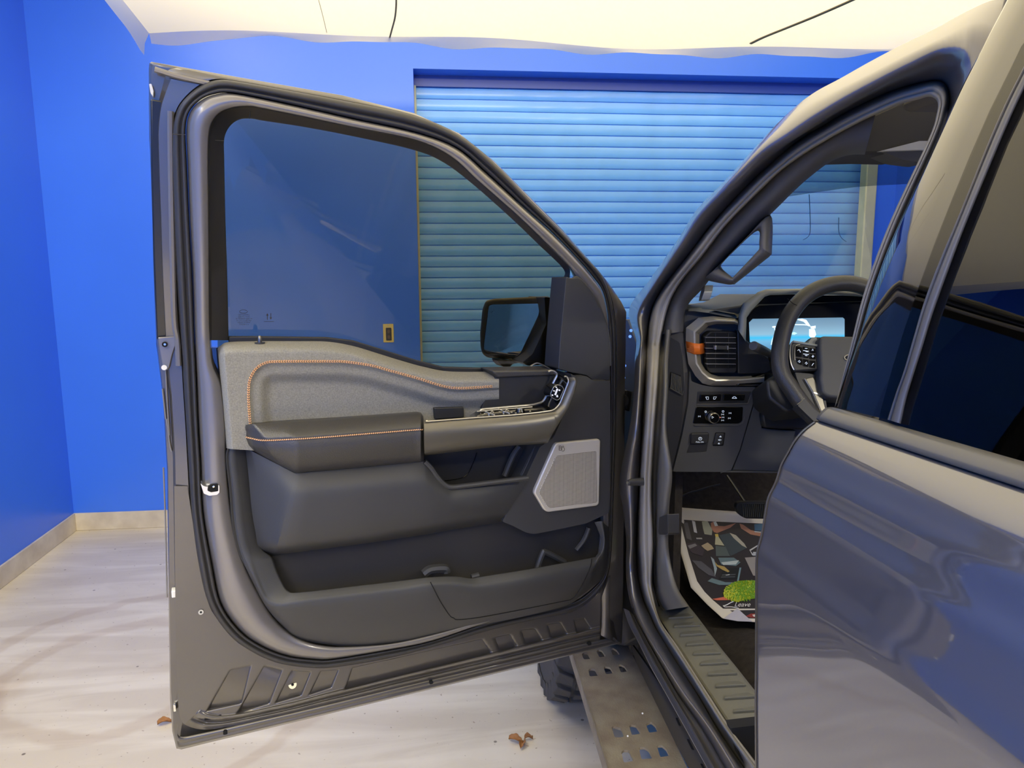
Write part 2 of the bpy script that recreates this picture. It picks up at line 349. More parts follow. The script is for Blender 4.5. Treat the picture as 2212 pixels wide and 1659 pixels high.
# ---- matched loops (left belt up, over the top, down the hinge side, back along the bottom)
#        outer seal edge   seal inner edge  inner-panel edge
LP = [((381,600),(416,600),(452,600)), ((375,470),(409,470),(451,470)), ((371,355),(404,355),(450,345)), ((371.5,292),(401,290),(451.5,293)), ((376,258),(404,255),(458,265)),
 ((389,226),(416,231),(475,244)), ((415,198),(439,212),(502,233)), ((445,179),(465,203),(525,230)), ((476,171.5),(490,200.5),(545,230)), ((518,176),(530,206),(562,233)), ((620,194),(624,225.5),(642,249)),
 ((760,220),(763,257),(770,276)), ((895,249),(895,286),(900,303)), ((990,290),(985,319),(975,339)), ((1066,350),(1052,375),(1036,394)), ((1148,434),(1135,451),(1119,467)), ((1210,496),(1195,505),(1175,521)), ((1268,558),(1250,562),(1227,573)),
 ((1300,594),(1282,600),(1243,600)), ((1316,632),(1301,628),(1262,640)), ((1325,667),(1311,667),(1280,672)), ((1331,720),(1316,720),(1290,720)), ((1332,800),(1319,800),(1295,800)), ((1330,920),(1319,920),(1296,920)), ((1325,1060),(1316,1060),(1296,1060)), ((1322,1145),(1316,1145),(1296,1145)), ((1319,1195),(1314,1195),(1292,1190)), ((1313,1237),(1308,1237),(1285,1228)),
 ((1296,1276),(1287,1265),(1266,1250)), ((1262,1308),(1251,1294),(1236,1280)), ((1222,1326),(1212,1306),(1200,1298)), ((1157,1338),(1150,1323),(1140,1318)), ((1060,1361),(1055,1344),(1050,1340)), ((937,1397),(933,1385),(930,1372)), ((836,1423),(836,1404.5),(840,1391)), ((720,1442),(720,1424),(745,1397)),
 ((660,1442),(672,1424),(700,1395)), ((595,1431),(620,1417),(660,1386)), ((537,1404),(565,1396),(625,1368)), ((490,1366),(517,1362),(588,1332)), ((450,1303),(476,1303),(556,1278)), ((429,1220),(457,1217),(524,1210)), ((414,1110),(438,1107),(499,1110)), ((407,1000),(433,1000),(488,995)), ((402,915),(428,915),(487,917)), ((397,840),(425,838),(478,835)), ((394,785),(423,785),(459,785)), ((389,720),(420,720),(453,720))]
LP = np.array(LP, float); N0 = len(LP)
W0, W1, W2 = (cr(LP[:, i], 5, True) for i in range(3)); NL = len(W0)
# silhouette of the door, matched by station to the seal loop
OUT = [(332,600),(329,470),(325,355),(322,292),(322,258),(321.5,226),(321.5,190),(321.5,150),(322.5,137),(326.8,133.4),(560,174.5),(740,206),(893,244),(992,288),(1068,348.5),(1152,433),(1216,497),(1276,565),
 (1316,613),(1342,652),(1353,674),(1352,740),(1350,820),(1349,930),(1348,1070),(1347,1160),(1347,1230),(1346,1290),(1345,1350),(1343,1389),(1290,1402),(1180,1428.5),(1070,1455.5),(960,1482),(850,1508.5),(740,1535),(620,1564),(520,1588),(450,1604.5),(392,1619),(381,1617),(372,1580),(367,1510),(365,1360),(361,1020),(352,860),(341.5,775),(337,730)]
OUT = np.array(OUT, float)
O0 = lines(OUT, 5, True)
def lerp(a, b, t): return a+(b-a)*t
ins = lerp(O0, W0, .16); 
fd = loft('front_door', [DR(O0, -.004), DR(O0, .004), DR(lerp(O0, W0, .05), .012), DR(lerp(O0, W0, .30), .014), DR(lerp(O0, W0, .42), .030), DR(lerp(O0, W0, .96), .034), DR(W0, .030), DR(lerp(W0, W1, .5), .028)], SHELL, truck, closed=True, sharp=50, label='open front door of dark grey painted metal with black trim inside')
# raised inner panel between the seal and the trim
st_side = np.clip((np.interp(np.arange(NL)/5, [0, 17, 19, 28, 31, 40, 47, 48], [1, 1, .3, .3, .6, 1, 1, 1])), 0, 1)[:, None]
W1b = lerp(W1, W2, .24*st_side); W1c = lerp(W1, W2, .40*st_side)
loft('inner_panel', [DR(lerp(W0, W1, .9), .03), DR(lerp(W1, W2, .04), .052), DR(lerp(W1, W1b, .55), .078), DR(W1b, .088), DR(W1c, .093), DR(lerp(W1, W2, .93), .094), DR(W2, .086), DR(lerp(W1, W2, 1.10), .05)], INPAINT, fd, closed=True, sharp=0)
sm = lerp(W0, W1, .5)
loft('door_seal', [DR(W0, .033), DR(lerp(W0, W1, .06), .046), DR(lerp(W0, W1, .28), .060), DR(lerp(W0, W1, .52), .058), DR(lerp(W0, W1, .58), .050), DR(lerp(W0, W1, .66), .056), DR(lerp(W0, W1, .9), .058), DR(lerp(W0, W1, 1.0), .046)], RUB, fd, closed=True, sharp=0)
# lower outer skin behind the shell (the side away from the camera) and the black pillar capping on the latch edge
sk_i = [i for i in range(NL)]
dslab('outer_skin', [tuple(p) for p in OUT[20:]]+[(338,745),(494,752),(640,750),(707,752),(761,760),(815,777),(860,792),(914,806),(968,815),(1205,815),(1300,800),(1335,720)], -.03, -.004, PAINT, fd, bevel=.004)
cap = [(324.5,213),(349,217),(353.5,222),(356,232),(357,360),(362,560),(366,690),(368,731),(339,735),(331,560),(326,355)]
dslab('pillar_capping', cap, .010, .026, mat('black_applique', (30, 30, 31), rough=.25), fd, bevel=.003)
tube('edge_rib', DR(cr([(368,240),(369,355),(373,560),(376.5,690),(383,735),(386,790)], 6), .040), .0055, INPAINT, fd, seg=8, label='bright painted rib')
tube('edge_rib', DR(cr([(334,150),(380,164),(430,176),(452,181)], 5), .034), .005, INPAINT, fd, seg=8)
bk = dslab('shoulder_bracket', rc([(341,729),(380,726),(381,742),(372,768),(366,795),(361,800),(352,796),(345,757)], 3), .012, .036, INPAINT, fd, bevel=.003)
for c, r in (((356,744), 6),):
    tube('bolt', [D(c[0], c[1], .034), D(c[0], c[1], .043)], .0052, HOL, fd, seg=14); tube('bolt', [D(c[0], c[1], .043), D(c[0], c[1], .0455)], .0022, CHR, fd, seg=10)
tube('drain_plug', [D(354.5,794,.030), D(354.5,794,.040)], .005, mat('white_wax', (225,222,210), rough=.3), fd, seg=12)
dslab('wax_bead', rc([(322,181),(327,181),(331.5,196),(331,209),(325,200)], 2), .010, .022, mat('white_wax', (225,222,210), rough=.3), fd, bevel=.002)
for px in ([(360,905),(367,960),(371,975)], [(351,840),(358,905)], [(353,1010),(357,1120),(361,1290)], [(358,800),(362,880),(366,940)]):
    tube('hem_bead', DR(cr(px, 5), .016), .0016, mat('hem_sealer', (120,116,110), rough=.3), fd, seg=6)
dslab('hem_clip', rc([(370,1278),(384,1276),(386,1290),(371,1292)], 2), .012, .034, mat('white_wax', (225,222,210)), fd, bevel=.002)
dslab('hem_clip', rc([(374,1523),(380,1523),(381,1537),(375,1538)], 1.5), .010, .022, CHR, fd, bevel=.001)
# ---- embossed lower panel: height field over the metal between the seal and the bottom edge
PK = [([(497,1448),(540,1439),(521,1519),(447,1535)], .011), ([(571,1439),(608,1448),(581,1519),(512,1541)], .011), ([(630,1449),(670,1452),(650,1502),(595,1518)], .010), ([(693,1450),(730,1447),(715,1485),(667,1501)], .009),
 ([(762,1443),(1040,1381),(1061,1412),(745,1490)], .012), ([(1069,1377),(1101,1370),(1116,1397),(1080,1409)], .009), ([(1126,1361),(1155,1358),(1171,1384),(1136,1394)], .009), ([(1183,1349),(1210,1345),(1225,1370),(1192,1382)], .008), ([(1240,1339),(1262,1336),(1276,1359),(1246,1369)], .007)]
def sdpoly(P, q):
    P = np.asarray(P, float); d = 1e9; s = 1
    for i in range(len(P)):
        a, b = P[i-1], P[i]; e = b-a; w = q-a; t = np.clip((w@e)/(e@e), 0, 1); d = min(d, np.linalg.norm(w-e*t))
        c = ((q[1] >= a[1]), (q[1] < b[1]), (e[0]*w[1] > e[1]*w[0]))
        if all(c) or not any(c): s = -s
    return s*d
def sstep(x): x = min(1, max(0, x)); return x*x*(3-2*x)
tb_ = [((405,1050),(376,1050)),((415,1120),(377,1120)),((429,1217),(378,1217)),((450,1302),(379,1310)),((468,1336),(380,1390)),((490,1365),(382,1460)),((512,1387),(385,1520)),((537,1403),(390,1552)),((565,1418),(405,1568)),((595,1430),(440,1576)),((628,1437),(490,1571)),((660,1441),(560,1557)),((700,1442),(625,1543)),((740,1439),(690,1527)),((785,1432),(760,1511)),
 ((836,1422),(836,1493)),((937,1395.5),(937,1469)),((1060,1360),(1060,1440)),((1157,1337),(1157,1417)),((1229,1323),(1229,1399.5)),((1262,1306),(1262,1392)),((1296,1280),(1296,1384))]
tp = [t[0] for t in tb_]; bt = [t[1] for t in tb_]
nu, nv = 22, 60
TP, BT = cr(tp, nu), cr(bt, nu); rows = []
for j in range(nv+1):
    v = j/nv; r = []
    for a, b in zip(TP, BT):
        q = a+(b-a)*v; w = .036
        for P, dep in PK:
            if min(p[0] for p in P)-12 < q[0] < max(p[0] for p in P)+12:
                w -= dep*1.6*sstep((2-sdpoly(P, q))/8.5)
        # two pressed lines running along the bottom
        h = (b[1]-q[1]) if b[0] > 400 else 99; edge = sstep((q[0]-395)/60)
        w -= .009*edge*(1-sstep(abs(h-15)/6)); w += .006*edge*(1-sstep(abs(h-26)/6)); w -= .010*edge*(1-sstep(h/12))
        r.append(D(q[0], q[1], w))
    rows.append(r)
loft('pressed_panel', rows, SHELL, fd, sharp=0)
hemP = [(383,1560),(388,1590),(440,1583),(560,1556),(690,1526),(836,1491),(937,1467),(1060,1438),(1157,1415),(1262,1390),(1325,1376)]
hemQ = [(384,1617),(393,1616),(450,1602),(560,1576),(690,1545),(836,1510),(937,1486),(1060,1456),(1157,1433),(1262,1408),(1340,1389)]
hp, hq = cr(hemP, 8), cr(hemQ, 8)
loft('bottom_hem', [DR(hp, .026), DR(lerp(hp, hq, .28), .031), DR(lerp(hp, hq, .5), .025), DR(lerp(hp, hq, .62), .021), DR(lerp(hp, hq, .78), .024), DR(hq, .012), DR(hq, .0)], SHELL, fd, sharp=0)
for q in ([(441,1553),(478,1544),(479,1548),(442,1557)],): dslab('drain_slot', rc(q, 2.5), .03, .0375, HOL, fd, bevel=0)
for q in ([(482,1580),(491,1578),(492,1586),(482,1588)], [(928,1473),(936,1471),(936,1477),(928,1479)], [(1270,1388),(1277,1386),(1278,1393),(1270,1395)]): dslab('drain_slot', rc(q, 3), .02, .034, HOL, fd, bevel=0)
B_ = [(434,1322.5), (632,1479)]
for i, c in enumerate(B_):
    m_ = mat('screw_grey', (150, 148, 142), rough=.3, metal=.6) if i == 0 else SHELL
    tube('screw', [D(c[0], c[1], .026 if i else .034), D(c[0], c[1], .033 if i else .040)], .005 if i == 0 else .0085, m_, fd, seg=18)
    tube('screw', [D(c[0], c[1], .033 if i else .040), D(c[0], c[1], .0345 if i else .0415)], .0022 if i == 0 else .003, HOL, fd, seg=12)
# front (hinge side) flange column of the door shell
fl = [[(1300,1290),(1300,1330),(1298,1372)], [(1313,1250),(1311,1330),(1312,1380)], [(1321,1240),(1318,1330),(1326,1386)], [(1332,1200),(1331,1330),(1341,1389)]]
loft('hinge_flange', [DR(cr(p, 8), w) for p, w in zip(fl, (.036, .05, .028, .0))], SHELL, fd, sharp=0)
# ---- glass run, window glass
GL = [(452,735),(451.5,600),(450.5,470),(450,345),(451.5,293),(458,265),(475,244),(502,233),(525,230),(545,230),(562,233),(642,249),(770,276),(900,303),(975,339),(1036,394),(1119,467),(1175,521),(1227,573),(1230,600)]
GI = [(494,735),(491,600),(487,470),(484.5,345),(484,306),(489,285),(501,268),(518,258),(537,256),(552,257.5),(570,261),(664,275.6),(780,298),(897,325),(960,352),(1025,401),(1106,473),(1160,525),(1217,581),(1215,602)]
ga, gb = cr(GL, 5), cr(GI, 5)
loft('glass_run', [DR(ga, .090), DR(lerp(ga, gb, .06), .078), DR(lerp(ga, gb, .12), .070), DR(lerp(ga, gb, .9), .052), DR(gb, .046), DR(gb, .022)], RUB, fd, sharp=40)
for a, b in (((449,302),(484,304)), ((542,231),(539,257)), ((372,290),(401,291))):
    tube('seal_joint', [D(*a, .064), D(*b, .062)], .0007, PLA, fd, seg=5)
GLS = glass('tinted_glass', (.73, .67, .54), .8)
gl = [(470,760),(474,300),(480,270),(500,250),(535,243),(580,252),(664,266),(780,288),(900,314),(970,344),(1035,394),(1114,466),(1170,516),(1232,580),(1226,700),(1222,815),(960,815),(840,790),(740,765),(600,755)]
dslab('window_glass', rc(gl, 6, 3), .026, .030, GLS, fd, bevel=0, smooth=False)
dslab('belt_seal', [(494,727),(560,727),(707,729),(765,736),(830,756),(900,778),(960,793),(1050,796),(1190,792),(1206,797),(1190,806),(1050,806),(965,804),(900,790),(815,765),(761,750),(707,741),(494,741)], .030, .050, PLD, fd, bevel=.002)
# ---- markings on the glass (print is seen from the back: mirrored)
MKD = mat('dark_print', (26, 40, 66), rough=.6)
def text(name, body, x, y, w, hpx, mt, parent, proj, mirror=False, ux=None, ext=.0003, yscale=1.0, rot=0, shear=0, align='CENTER'):
    """a word as a mesh, hpx pixels tall, centred at the pixel, lying on the surface given by proj"""
    c = bpy.data.curves.new(name, 'FONT'); c.body = body; c.align_x = align; c.align_y = 'CENTER'; c.size = 1; c.shear = shear; c.extrude = 0
    t = bpy.data.objects.new(name, c); COL.objects.link(t); dg = bpy.context.evaluated_depsgraph_get(); me = bpy.data.meshes.new_from_object(t.evaluated_get(dg))
    V = np.array([v.co for v in me.vertices]); F = [list(p.vertices) for p in me.polygons]; bpy.data.objects.remove(t)
    if len(V) == 0: return None
    s = hpx/.70; a = math.radians(rot); ca, sa = math.cos(a), math.sin(a); out = []
    for v in V:
        px_, py_ = v[0]*s*(-1 if mirror else 1), -v[1]*s*yscale
        out.append(proj(x+px_*ca-py_*sa, y+px_*sa+py_*ca))
    return mk(name, out, F, mt, parent, smooth=False)
gp = lambda x, y: D(x, y, .0306)
for i, (b_, y, hh) in enumerate((('LAMINATED', 680, 3.2), ('DOT 177 AS2', 684.5, 3), ('M 1066 TRANSP 70', 688.5, 3), ('43R 00112 CCC E', 692.5, 3), ('SAFETY GLASS', 696.5, 3), ('V 2 FRONT', 701, 3))): text('glass_print', b_, 527, y, 0, hh, MKD, fd, gp, mirror=True)
el = [(526+8.5*math.cos(a), 673+3.6*math.sin(a)) for a in np.linspace(0, 2*math.pi, 25)]
tube('glass_print', [gp(*p) for p in el], .0005, MKD, fd, seg=4)
for cx, s in ((577.5, 1), (585, -1)):
    prism('glass_print', [gp(cx+dx, 683.5+s*dy) for dx, dy in ((0,-7),(2.8,-2),(.8,-2),(.8,7),(-.8,7),(-.8,-2),(-2.8,-2))], nn*.0002, MKD, fd, bevel=0)
tube('glass_print', [gp(570.5,694.5), gp(592,694.5)], .0004, MKD, fd, seg=4)
# ---- upper trim: cloth-covered, with a recessed insert under the stitch line (height field)
top = [(470,752),(476,747),(494,739),(560,737),(640,737),(707,738),(761,747),(815,763),(860,777),(914,792),(968,802),(1050,803),(1078,803)]
stitch = [(541,920),(538,880),(537,844),(541,817),(555,795),(577,783),(600,781.5),(625,781),(707,781),(747.5,782),(802,790),(842,801),(900,817),(955,834),(995,839),(1063,835)]
SL = cr(stitch, 6)
lo = [(489,968),(500,970),(530,972),(580,975),(650,975),(707,975),(761,975),(815,975),(860,975),(914,975),(968,930),(1040,905),(1078,895)]
topS, loS = cr(top, 14), cr(lo, 14); rows = []
for j in range(61):
    v = j/60; r = []
    for a, b in zip(topS, loS):
        q = a+(b-a)*v; tt = np.hypot(*(q-a)); w = .128-.060*(1-min(1, tt/24))**2
        k = np.argmin(np.hypot(SL[:, 0]-q[0], SL[:, 1]-q[1])); dq = SL[min(k+1, len(SL)-1)]-SL[max(k-1, 0)]
        side = (dq[0]*(q[1]-SL[k][1])-dq[1]*(q[0]-SL[k][0]))/(np.hypot(*dq)+1e-9)
        inside = q[1] > 760 and side > 0
        if side > 3: w -= .006*sstep((side-3)/5)
        if side > 22: w -= .014*sstep((side-22)/26)
        w -= .05*(1-min(1, (q[0]-(470+max(0, (q[1]-760))*.085))/16+.0))**2 if q[0] < 486+max(0, (q[1]-760))*.085 else 0
        r.append(D(q[0], q[1], w))
    rows.append(r)
ut = loft('upper_trim', rows, FAB, fd, sharp=0)
BU = bvh(ut)
def stitches(name, path, B_, step, ln, r, par, off=0, slant=.0):
    P = np.asarray(path); d = np.r_[0, np.cumsum(np.hypot(*np.diff(P, axis=0).T))]; parts = []; s = step/2
    while s < d[-1]:
        x, y = np.interp(s, d, P[:, 0]), np.interp(s, d, P[:, 1]); x2, y2 = np.interp(s+ln, d, P[:, 0]), np.interp(s+ln, d, P[:, 1])
        tx, ty = x2-x, y2-y; L = math.hypot(tx, ty)+1e-9; nx_, ny_ = ty/L, -tx/L
        a = hit(B_, x+nx_*(off-slant), y+ny_*(off-slant), .0006); b = hit(B_, x2+nx_*(off+slant), y2+ny_*(off+slant), .0006)
        if a is not None and b is not None and np.linalg.norm(a-b) < .02: parts.append(tubeVF([a, (a+b)/2+nn*.0008, b], [r*.6, r, r*.6], 5))
        s += step
    return multi(name, parts, ORT, par, sharp=0)
stitches('trim_stitching', SL, BU, 5.2, 4.2, .0012, fd, 1.8, .9); stitches('trim_stitching', SL, BU, 5.2, 4.2, .0012, fd, -1.2, -.9)
pin = hit(BU, 561, 742, 0)
tube('lock_pin', [D(561,743,.088), D(561,735,.088), D(561,728,.088), D(561,725,.088)], [.0042,.0042,.0042,.002], mat('steel_pin', (120,118,112), rough=.3, metal=.8), fd, seg=14)
tube('lock_pin_collar', [D(561,741,.088)+ZA*-.001, D(561,741,.088)+ZA*.0015], .0095, PLA, fd, seg=20)
# ---- mirror sail trim
sail = rc([(1223,598),(1234,601),(1250,600),(1268,620),(1284,642),(1300,673),(1309,695),(1316,730),(1318,763),(1318,822),(1282,822),(1267,811),(1234,805),(1206,797),(1210,735)], 3)
dslab('mirror_sail_trim', sail, .04, .112, PLA, fd, bevel=.009, bseg=4)
tube('sail_edge', DR(cr([(1236,603),(1250,602),(1284,643),(1307,695),(1316,740),(1318,790)], 6), .108), .0032, PLA, fd, seg=8)
# ---- front lower trim piece that holds the speaker
strut = rc([(1232,806),(1245,815),(1267,812),(1282,823),(1318,823),(1319,920),(1317,1060),(1316,1108),(1266,1131),(1200,1145),(1153,1154),(1135,1150),(1108,1136),(1085,1127),(1137,1028),(1166,966),(1196,945),(1243,838)], 5)
dslab('speaker_trim', strut, .05, .138, PLA, fd, bevel=.014, bseg=4)
spk = rc([(1203,957),(1294,948.5),(1298,952),(1295,1088),(1290,1093),(1184,1107),(1176,1103),(1154,1066),(1155,1059),(1198,962)], 5)
sp = dslab('speaker_grille', spk, .125, .147, ALU, fd, bevel=.0035, bseg=3, label='silver speaker grille with a fine perforated field')
PM = mat('perforated_alu', (170, 143, 130), rough=.4, metal=.3); nt = PM.node_tree; b = nt.nodes['Principled BSDF']; tc = nt.nodes['Texture Coordinate']
vm = nt.nodes.new('ShaderNodeMapping'); vm.inputs['Rotation'].default_value = (0, 0, -math.atan2(eu[1], eu[0])); vs_ = nt.nodes.new('ShaderNodeSeparateXYZ'); vc_ = nt.nodes.new('ShaderNodeCombineXYZ')
vo = nt.nodes.new('ShaderNodeTexVoronoi'); vo.voronoi_dimensions = '2D'; vo.inputs['Scale'].default_value = 330; vo.inputs['Randomness'].default_value = .0
rr = nt.nodes.new('ShaderNodeValToRGB'); e = rr.color_ramp.elements; e[0].position, e[1].position = .26, .40; e[0].color = (*lin((46, 42, 36)), 1); e[1].color = (*lin((204, 196, 178)), 1)
nt.links.new(tc.outputs['Object'], vm.inputs[0]); nt.links.new(vm.outputs[0], vs_.inputs[0]); nt.links.new(vs_.outputs['X'], vc_.inputs['X']); nt.links.new(vs_.outputs['Z'], vc_.inputs['Y'])
nt.links.new(vc_.outputs[0], vo.inputs['Vector']); nt.links.new(vo.outputs['Distance'], rr.inputs[0]); nt.links.new(rr.outputs[0], b.inputs['Base Color'])
dslab('grille_mesh', rc([(1201,985),(1288.5,974),(1291,1083),(1288,1086),(1188,1097.5),(1183,1095),(1163.5,1064)], 4), .140, .1476, PM, fd, bevel=.0008)
LG = mat('logo_grey', (105, 98, 86), rough=.5)
sl_ = lambda x, y: D(x, y, .1478)
text('speaker_logo', 'B', 1210.3, 968.5, 0, 10.5, LG, fd, sl_, shear=0)
tube('speaker_logo', [sl_(1216+3.6*math.cos(a), 970.5+4.2*math.sin(a)) for a in np.linspace(0, 2*math.pi, 21)], .0006, LG, fd, seg=4)
tube('speaker_logo', [sl_(*p) for p in ((1213.6,968),(1215.5,965.5),(1216.5,962.5))], .0005, LG, fd, seg=4); tube('speaker_logo', [sl_(1214.8,964), sl_(1218.5,965)], .0005, LG, fd, seg=4)
# ---- dark pocket panel over the switches
hb_ = rc([(1073,809),(1140,805),(1198,805),(1203,808),(1171,872),(1150,876),(1040,883)], 3)
dslab('door_pull_backplate', hb_, .06, .120, PLD, fd, bevel=.004)
dslab('door_pull_backplate', [(1063,801),(1190,798.5),(1203,805),(1200,812),(1140,814),(1074,817)], .05, .126, LEA, fd, bevel=.005)
def dtube(name, px, w, r, mt, seg=8, m=6, smoothp=True): return tube(name, DR(cr(px, m) if smoothp else px, w), r, mt, fd, seg=seg)
dtube('silver_trim', rc([(1191,799),(1205,808),(1173,869),(1150,875),(1100,879),(1040,884.5),(1036,888)], 9), .140, .0028, SIL, smoothp=False)
# switch shelf (top face of the pull) : runs from the wall of the trim out to the beam
shT = [(1015,897),(1028,889),(1040,886),(1100,880),(1150,876),(1172,871),(1190,836),(1206,808),(1224,818)]
shB = [(1015,900),(1040,901),(1060,900),(1110,896),(1160,891),(1197,886),(1209,873),(1226,836),(1229,822)]
sa, sb = lines(shT, 5), lines(shB, 5)
sw = loft('switch_panel', [DR(sa, .128), DR(lerp(sa, sb, .5), .165), DR(sb, .205)], MBK if 'MBK' in globals() else PLD, fd, sharp=25, label='gloss black window switch panel')
# beam of the pull: loft along its length
bT = [(916,912),(960,908),(1040,902),(1110,897),(1160,892),(1196,887),(1210,873),(1220,850),(1229,823),(1226,815)]
bF = [(916,918),(960,914),(1040,908),(1110,903),(1160,898),(1202,893),(1219,878),(1231,850),(1241,822),(1238,815)]
bM = [(916,950),(960,946),(1040,941),(1110,936),(1160,928),(1207,915),(1228,880),(1239,852),(1245,824),(1243,816)]
bL = [(917,977),(960,972),(1040,963),(1110,957),(1150,953),(1187,944),(1232,868),(1243,842),(1247,828),(1245,817)]
bU = [(917,984),(960,979),(1040,969),(1100,963),(1150,960),(1183,957),(1216,900),(1240,850),(1246,832),(1244,818)]
P_ = [lines(p, 6) for p in (bT, bF, bM, bL, bU)]
loft('pull_handle', [DR(P_[0], .196), DR(P_[0], .206), DR(P_[1], .214), DR(P_[2], .218), DR(P_[3], .204), DR(P_[4], .15)], GRA, fd, sharp=0, label='graphite grey pull handle')
dtube('silver_trim', rc([(916,911),(1040,901.5),(1110,896.5),(1160,891.5),(1196,886.5),(1209,873),(1229,822),(1224,812)], 8), .2085, .0017, SIL, smoothp=False)
dtube('silver_trim', [(1030,889),(1040,888),(1100,883),(1150,879)], .150, .0014, SIL)
BS = bvh(sw)
def mark(name, px, mt, par, B_, lift=.0006, th=.0008):
    P = [hit(B_, x, y, lift) for x, y in px]
    return prism(name, P, ray(*px[0])*-th, mt, par, bevel=0, smooth=False) if all(p is not None for p in P) else None
SWM = mat('switch_silver', (225, 222, 210), rough=.3, metal=.6)
for x0, y0 in ((1046,891.5),(1078,888)):
    for a, b_ in (((x0,y0-3),(x0+22,y0+5)), ((x0+20,y0-5),(x0+10,y0+3))):
        pa, pb = hit(BS, *a, .001), hit(BS, *b_, .001)
        if pa is not None and pb is not None: tube('window_switch', [pa, pb], .0016, SWM, fd, seg=6)
    for dx_, dy_ in ((-1,1),(8,5),(18,-2),(14,-6)): mark('window_switch', [(x0+dx_,y0+dy_),(x0+dx_+3,y0+dy_-.3),(x0+dx_+3.6,y0+dy_+1.6),(x0+dx_+.6,y0+dy_+2)], SWM, fd, BS)
kn = hit(BS, 1123, 889, .002)
if kn is not None: tube('mirror_knob', [kn, kn+ZA*.006], [.011,.009], MBK, fd, seg=18); tube('mirror_knob', [kn+ZA*.006, kn+ZA*.0072], .006, SWM, fd, seg=14)
for q in ((1112,892),(1143,888),(1056,884),(1103,890.5)): mark('window_switch', [(q[0],q[1]-1),(q[0]+4,q[1]-1.4),(q[0]+4.4,q[1]+1),(q[0]+.4,q[1]+1.4)], SWM, fd, BS)
ls = rc([(1196,836),(1204,831),(1214,834),(1218,841),(1209,862),(1203,865),(1191,858),(1189,851)], 3)
dslab('lock_switch', ls, .16, .196, MBK, fd, bevel=.0015); 
dtube('lock_switch_rim', np.r_[ls, ls[:1]], .1965, .0009, SIL, seg=6, smoothp=False)
for q in ([(1203,839),(1206,840),(1201,854),(1198,853)], [(1208,841),(1211,842.5),(1209,845),(1206.5,843.5)], [(1202,855),(1205,853),(1206,858),(1202.5,858)], [(1196,843),(1199,844),(1198,846),(1195.5,845)], [(1192.5,852),(1195.5,853),(1194.5,855.5),(1192,854.5)], [(1200.5,835),(1203.5,836),(1203,838),(1200,837)]): dslab('lock_switch_mark', q, .1955, .1975, WHT, fd, bevel=0)
# ---- armrest
c0 = [(529,922),(531,916),(541,912),(620,907),(700,902.5),(800,896),(900,889),(909,891),(914,899),(915,908)]
c1 = [(527,930),(531,928),(560,934),(620,932),(700,926),(800,918),(900,909),(909,908.5),(914,909),(915,912)]
c2 = [(526.5,942),(545,946),(571,950),(640,947),(700,943),(800,935),(900,927),(909,926.5),(914,927),(916,927)]
c2b = [(527,946),(545,951),(571,956),(640,953),(700,949),(800,941),(900,933),(909,932.5),(914,933),(916,933)]
c3 = [(530,968),(550,976),(600,1000),(640,1018),(700,1013),(800,1004),(900,995),(909,994),(914,993),(916,993)]
c4 = [(531,971),(550,979),(600,1004),(639,1023),(700,1017.5),(800,1008),(900,999),(909,998),(914,997),(916,997)]
C = [lines(c, 8) for c in (c0, c1, c2, c2b, c3, c4)]; nC = len(C[0])
wl = np.interp(np.arange(nC)/8, [0, 1, 2, 3, 7, 8, 9], [.10, .13, .165, .185, .19, .18, .17])
rows = [DR(C[0], .105), DR(lerp(C[0], C[1], .25), wl*.5+.075), DR(C[1], wl+.004), DR(lerp(C[1], C[2], .6), wl+.016), DR(C[2], wl+.020), DR(lerp(C[2], C[2+1], .5), wl+.018), DR(C[3], wl+.020), DR(lerp(C[3], C[4], .6), wl+.014), DR(C[4], wl-.006), DR(C[5], wl-.02)]
ar = loft('armrest', rows, LEA, fd, sharp=0, label='black leather armrest with tan stitching'); BA = bvh(ar)
stitches('armrest_stitching', cr([(528,943.5),(545,947.5),(571,951.5),(640,948.5),(700,944.5),(800,936.5),(900,928.5),(914,928)], 8), BA, 4.6, 3.9, .0014, fd, 0, .9)
dslab('trim_clip', rc([(938,881),(1002,879),(1003,902),(940,906)], 3), .10, .118, PLD, fd, bevel=.003)
# ---- bulging lower panel
e0 = [(530,968),(537,1030),(544,1104),(552,1150),(559,1181),(586,1203)]
e1 = [(545,975),(556,1030),(562,1104),(567,1150),(572,1180),(592,1200)]
e2 = [(636,1022),(626,1065),(612,1120),(604,1160),(598,1184),(602,1197)]
e3 = [(648,1022),(640,1065),(628,1120),(622,1160),(620,1184),(626,1195)]
e4 = [(790,1009),(790,1050),(790,1100),(790,1140),(790,1164),(790,1174)]
e5 = [(914,997),(918,1040),(925,1090),(930,1120),(932,1140),(933,1153)]
e6 = [(944,1030),(946,1060),(950,1090),(953,1115),(955,1135),(956,1148)]
e7 = [(972,1052),(975,1075),(978,1095),(980,1112),(983,1130),(984,1143)]
e8 = [(1060,1043),(1055,1065),(1048,1090),(1043,1105),(1040,1122),(1039,1135)]
e9 = [(1140,1034),(1130,1052),(1113,1080),(1101,1100),(1092,1114),(1083,1128)]
Wz = [(.10,.11,.11,.11,.105,.085), (.125,.13,.13,.13,.125,.09), (.165,.18,.18,.175,.16,.10), (.168,.185,.185,.18,.165,.105), (.168,.188,.188,.183,.165,.11), (.168,.186,.186,.18,.165,.11), (.168,.183,.184,.178,.163,.11), (.165,.178,.180,.174,.16,.11), (.155,.165,.168,.162,.15,.108), (.140,.145,.146,.142,.135,.105)]
cols = []
for c, w in zip((e0, e1, e2, e3, e4, e5, e6, e7, e8, e9), Wz): cols.append(cr([(p[0], p[1], q) for p, q in zip(c, w)], 6))
cols = np.array(cols); rows = []
for j in range(cols.shape[1]):
    P = lines(cols[:, j], 5); rows.append([D(*p) for p in P])
loft('lower_trim_panel', rows, PLA, fd, sharp=40)
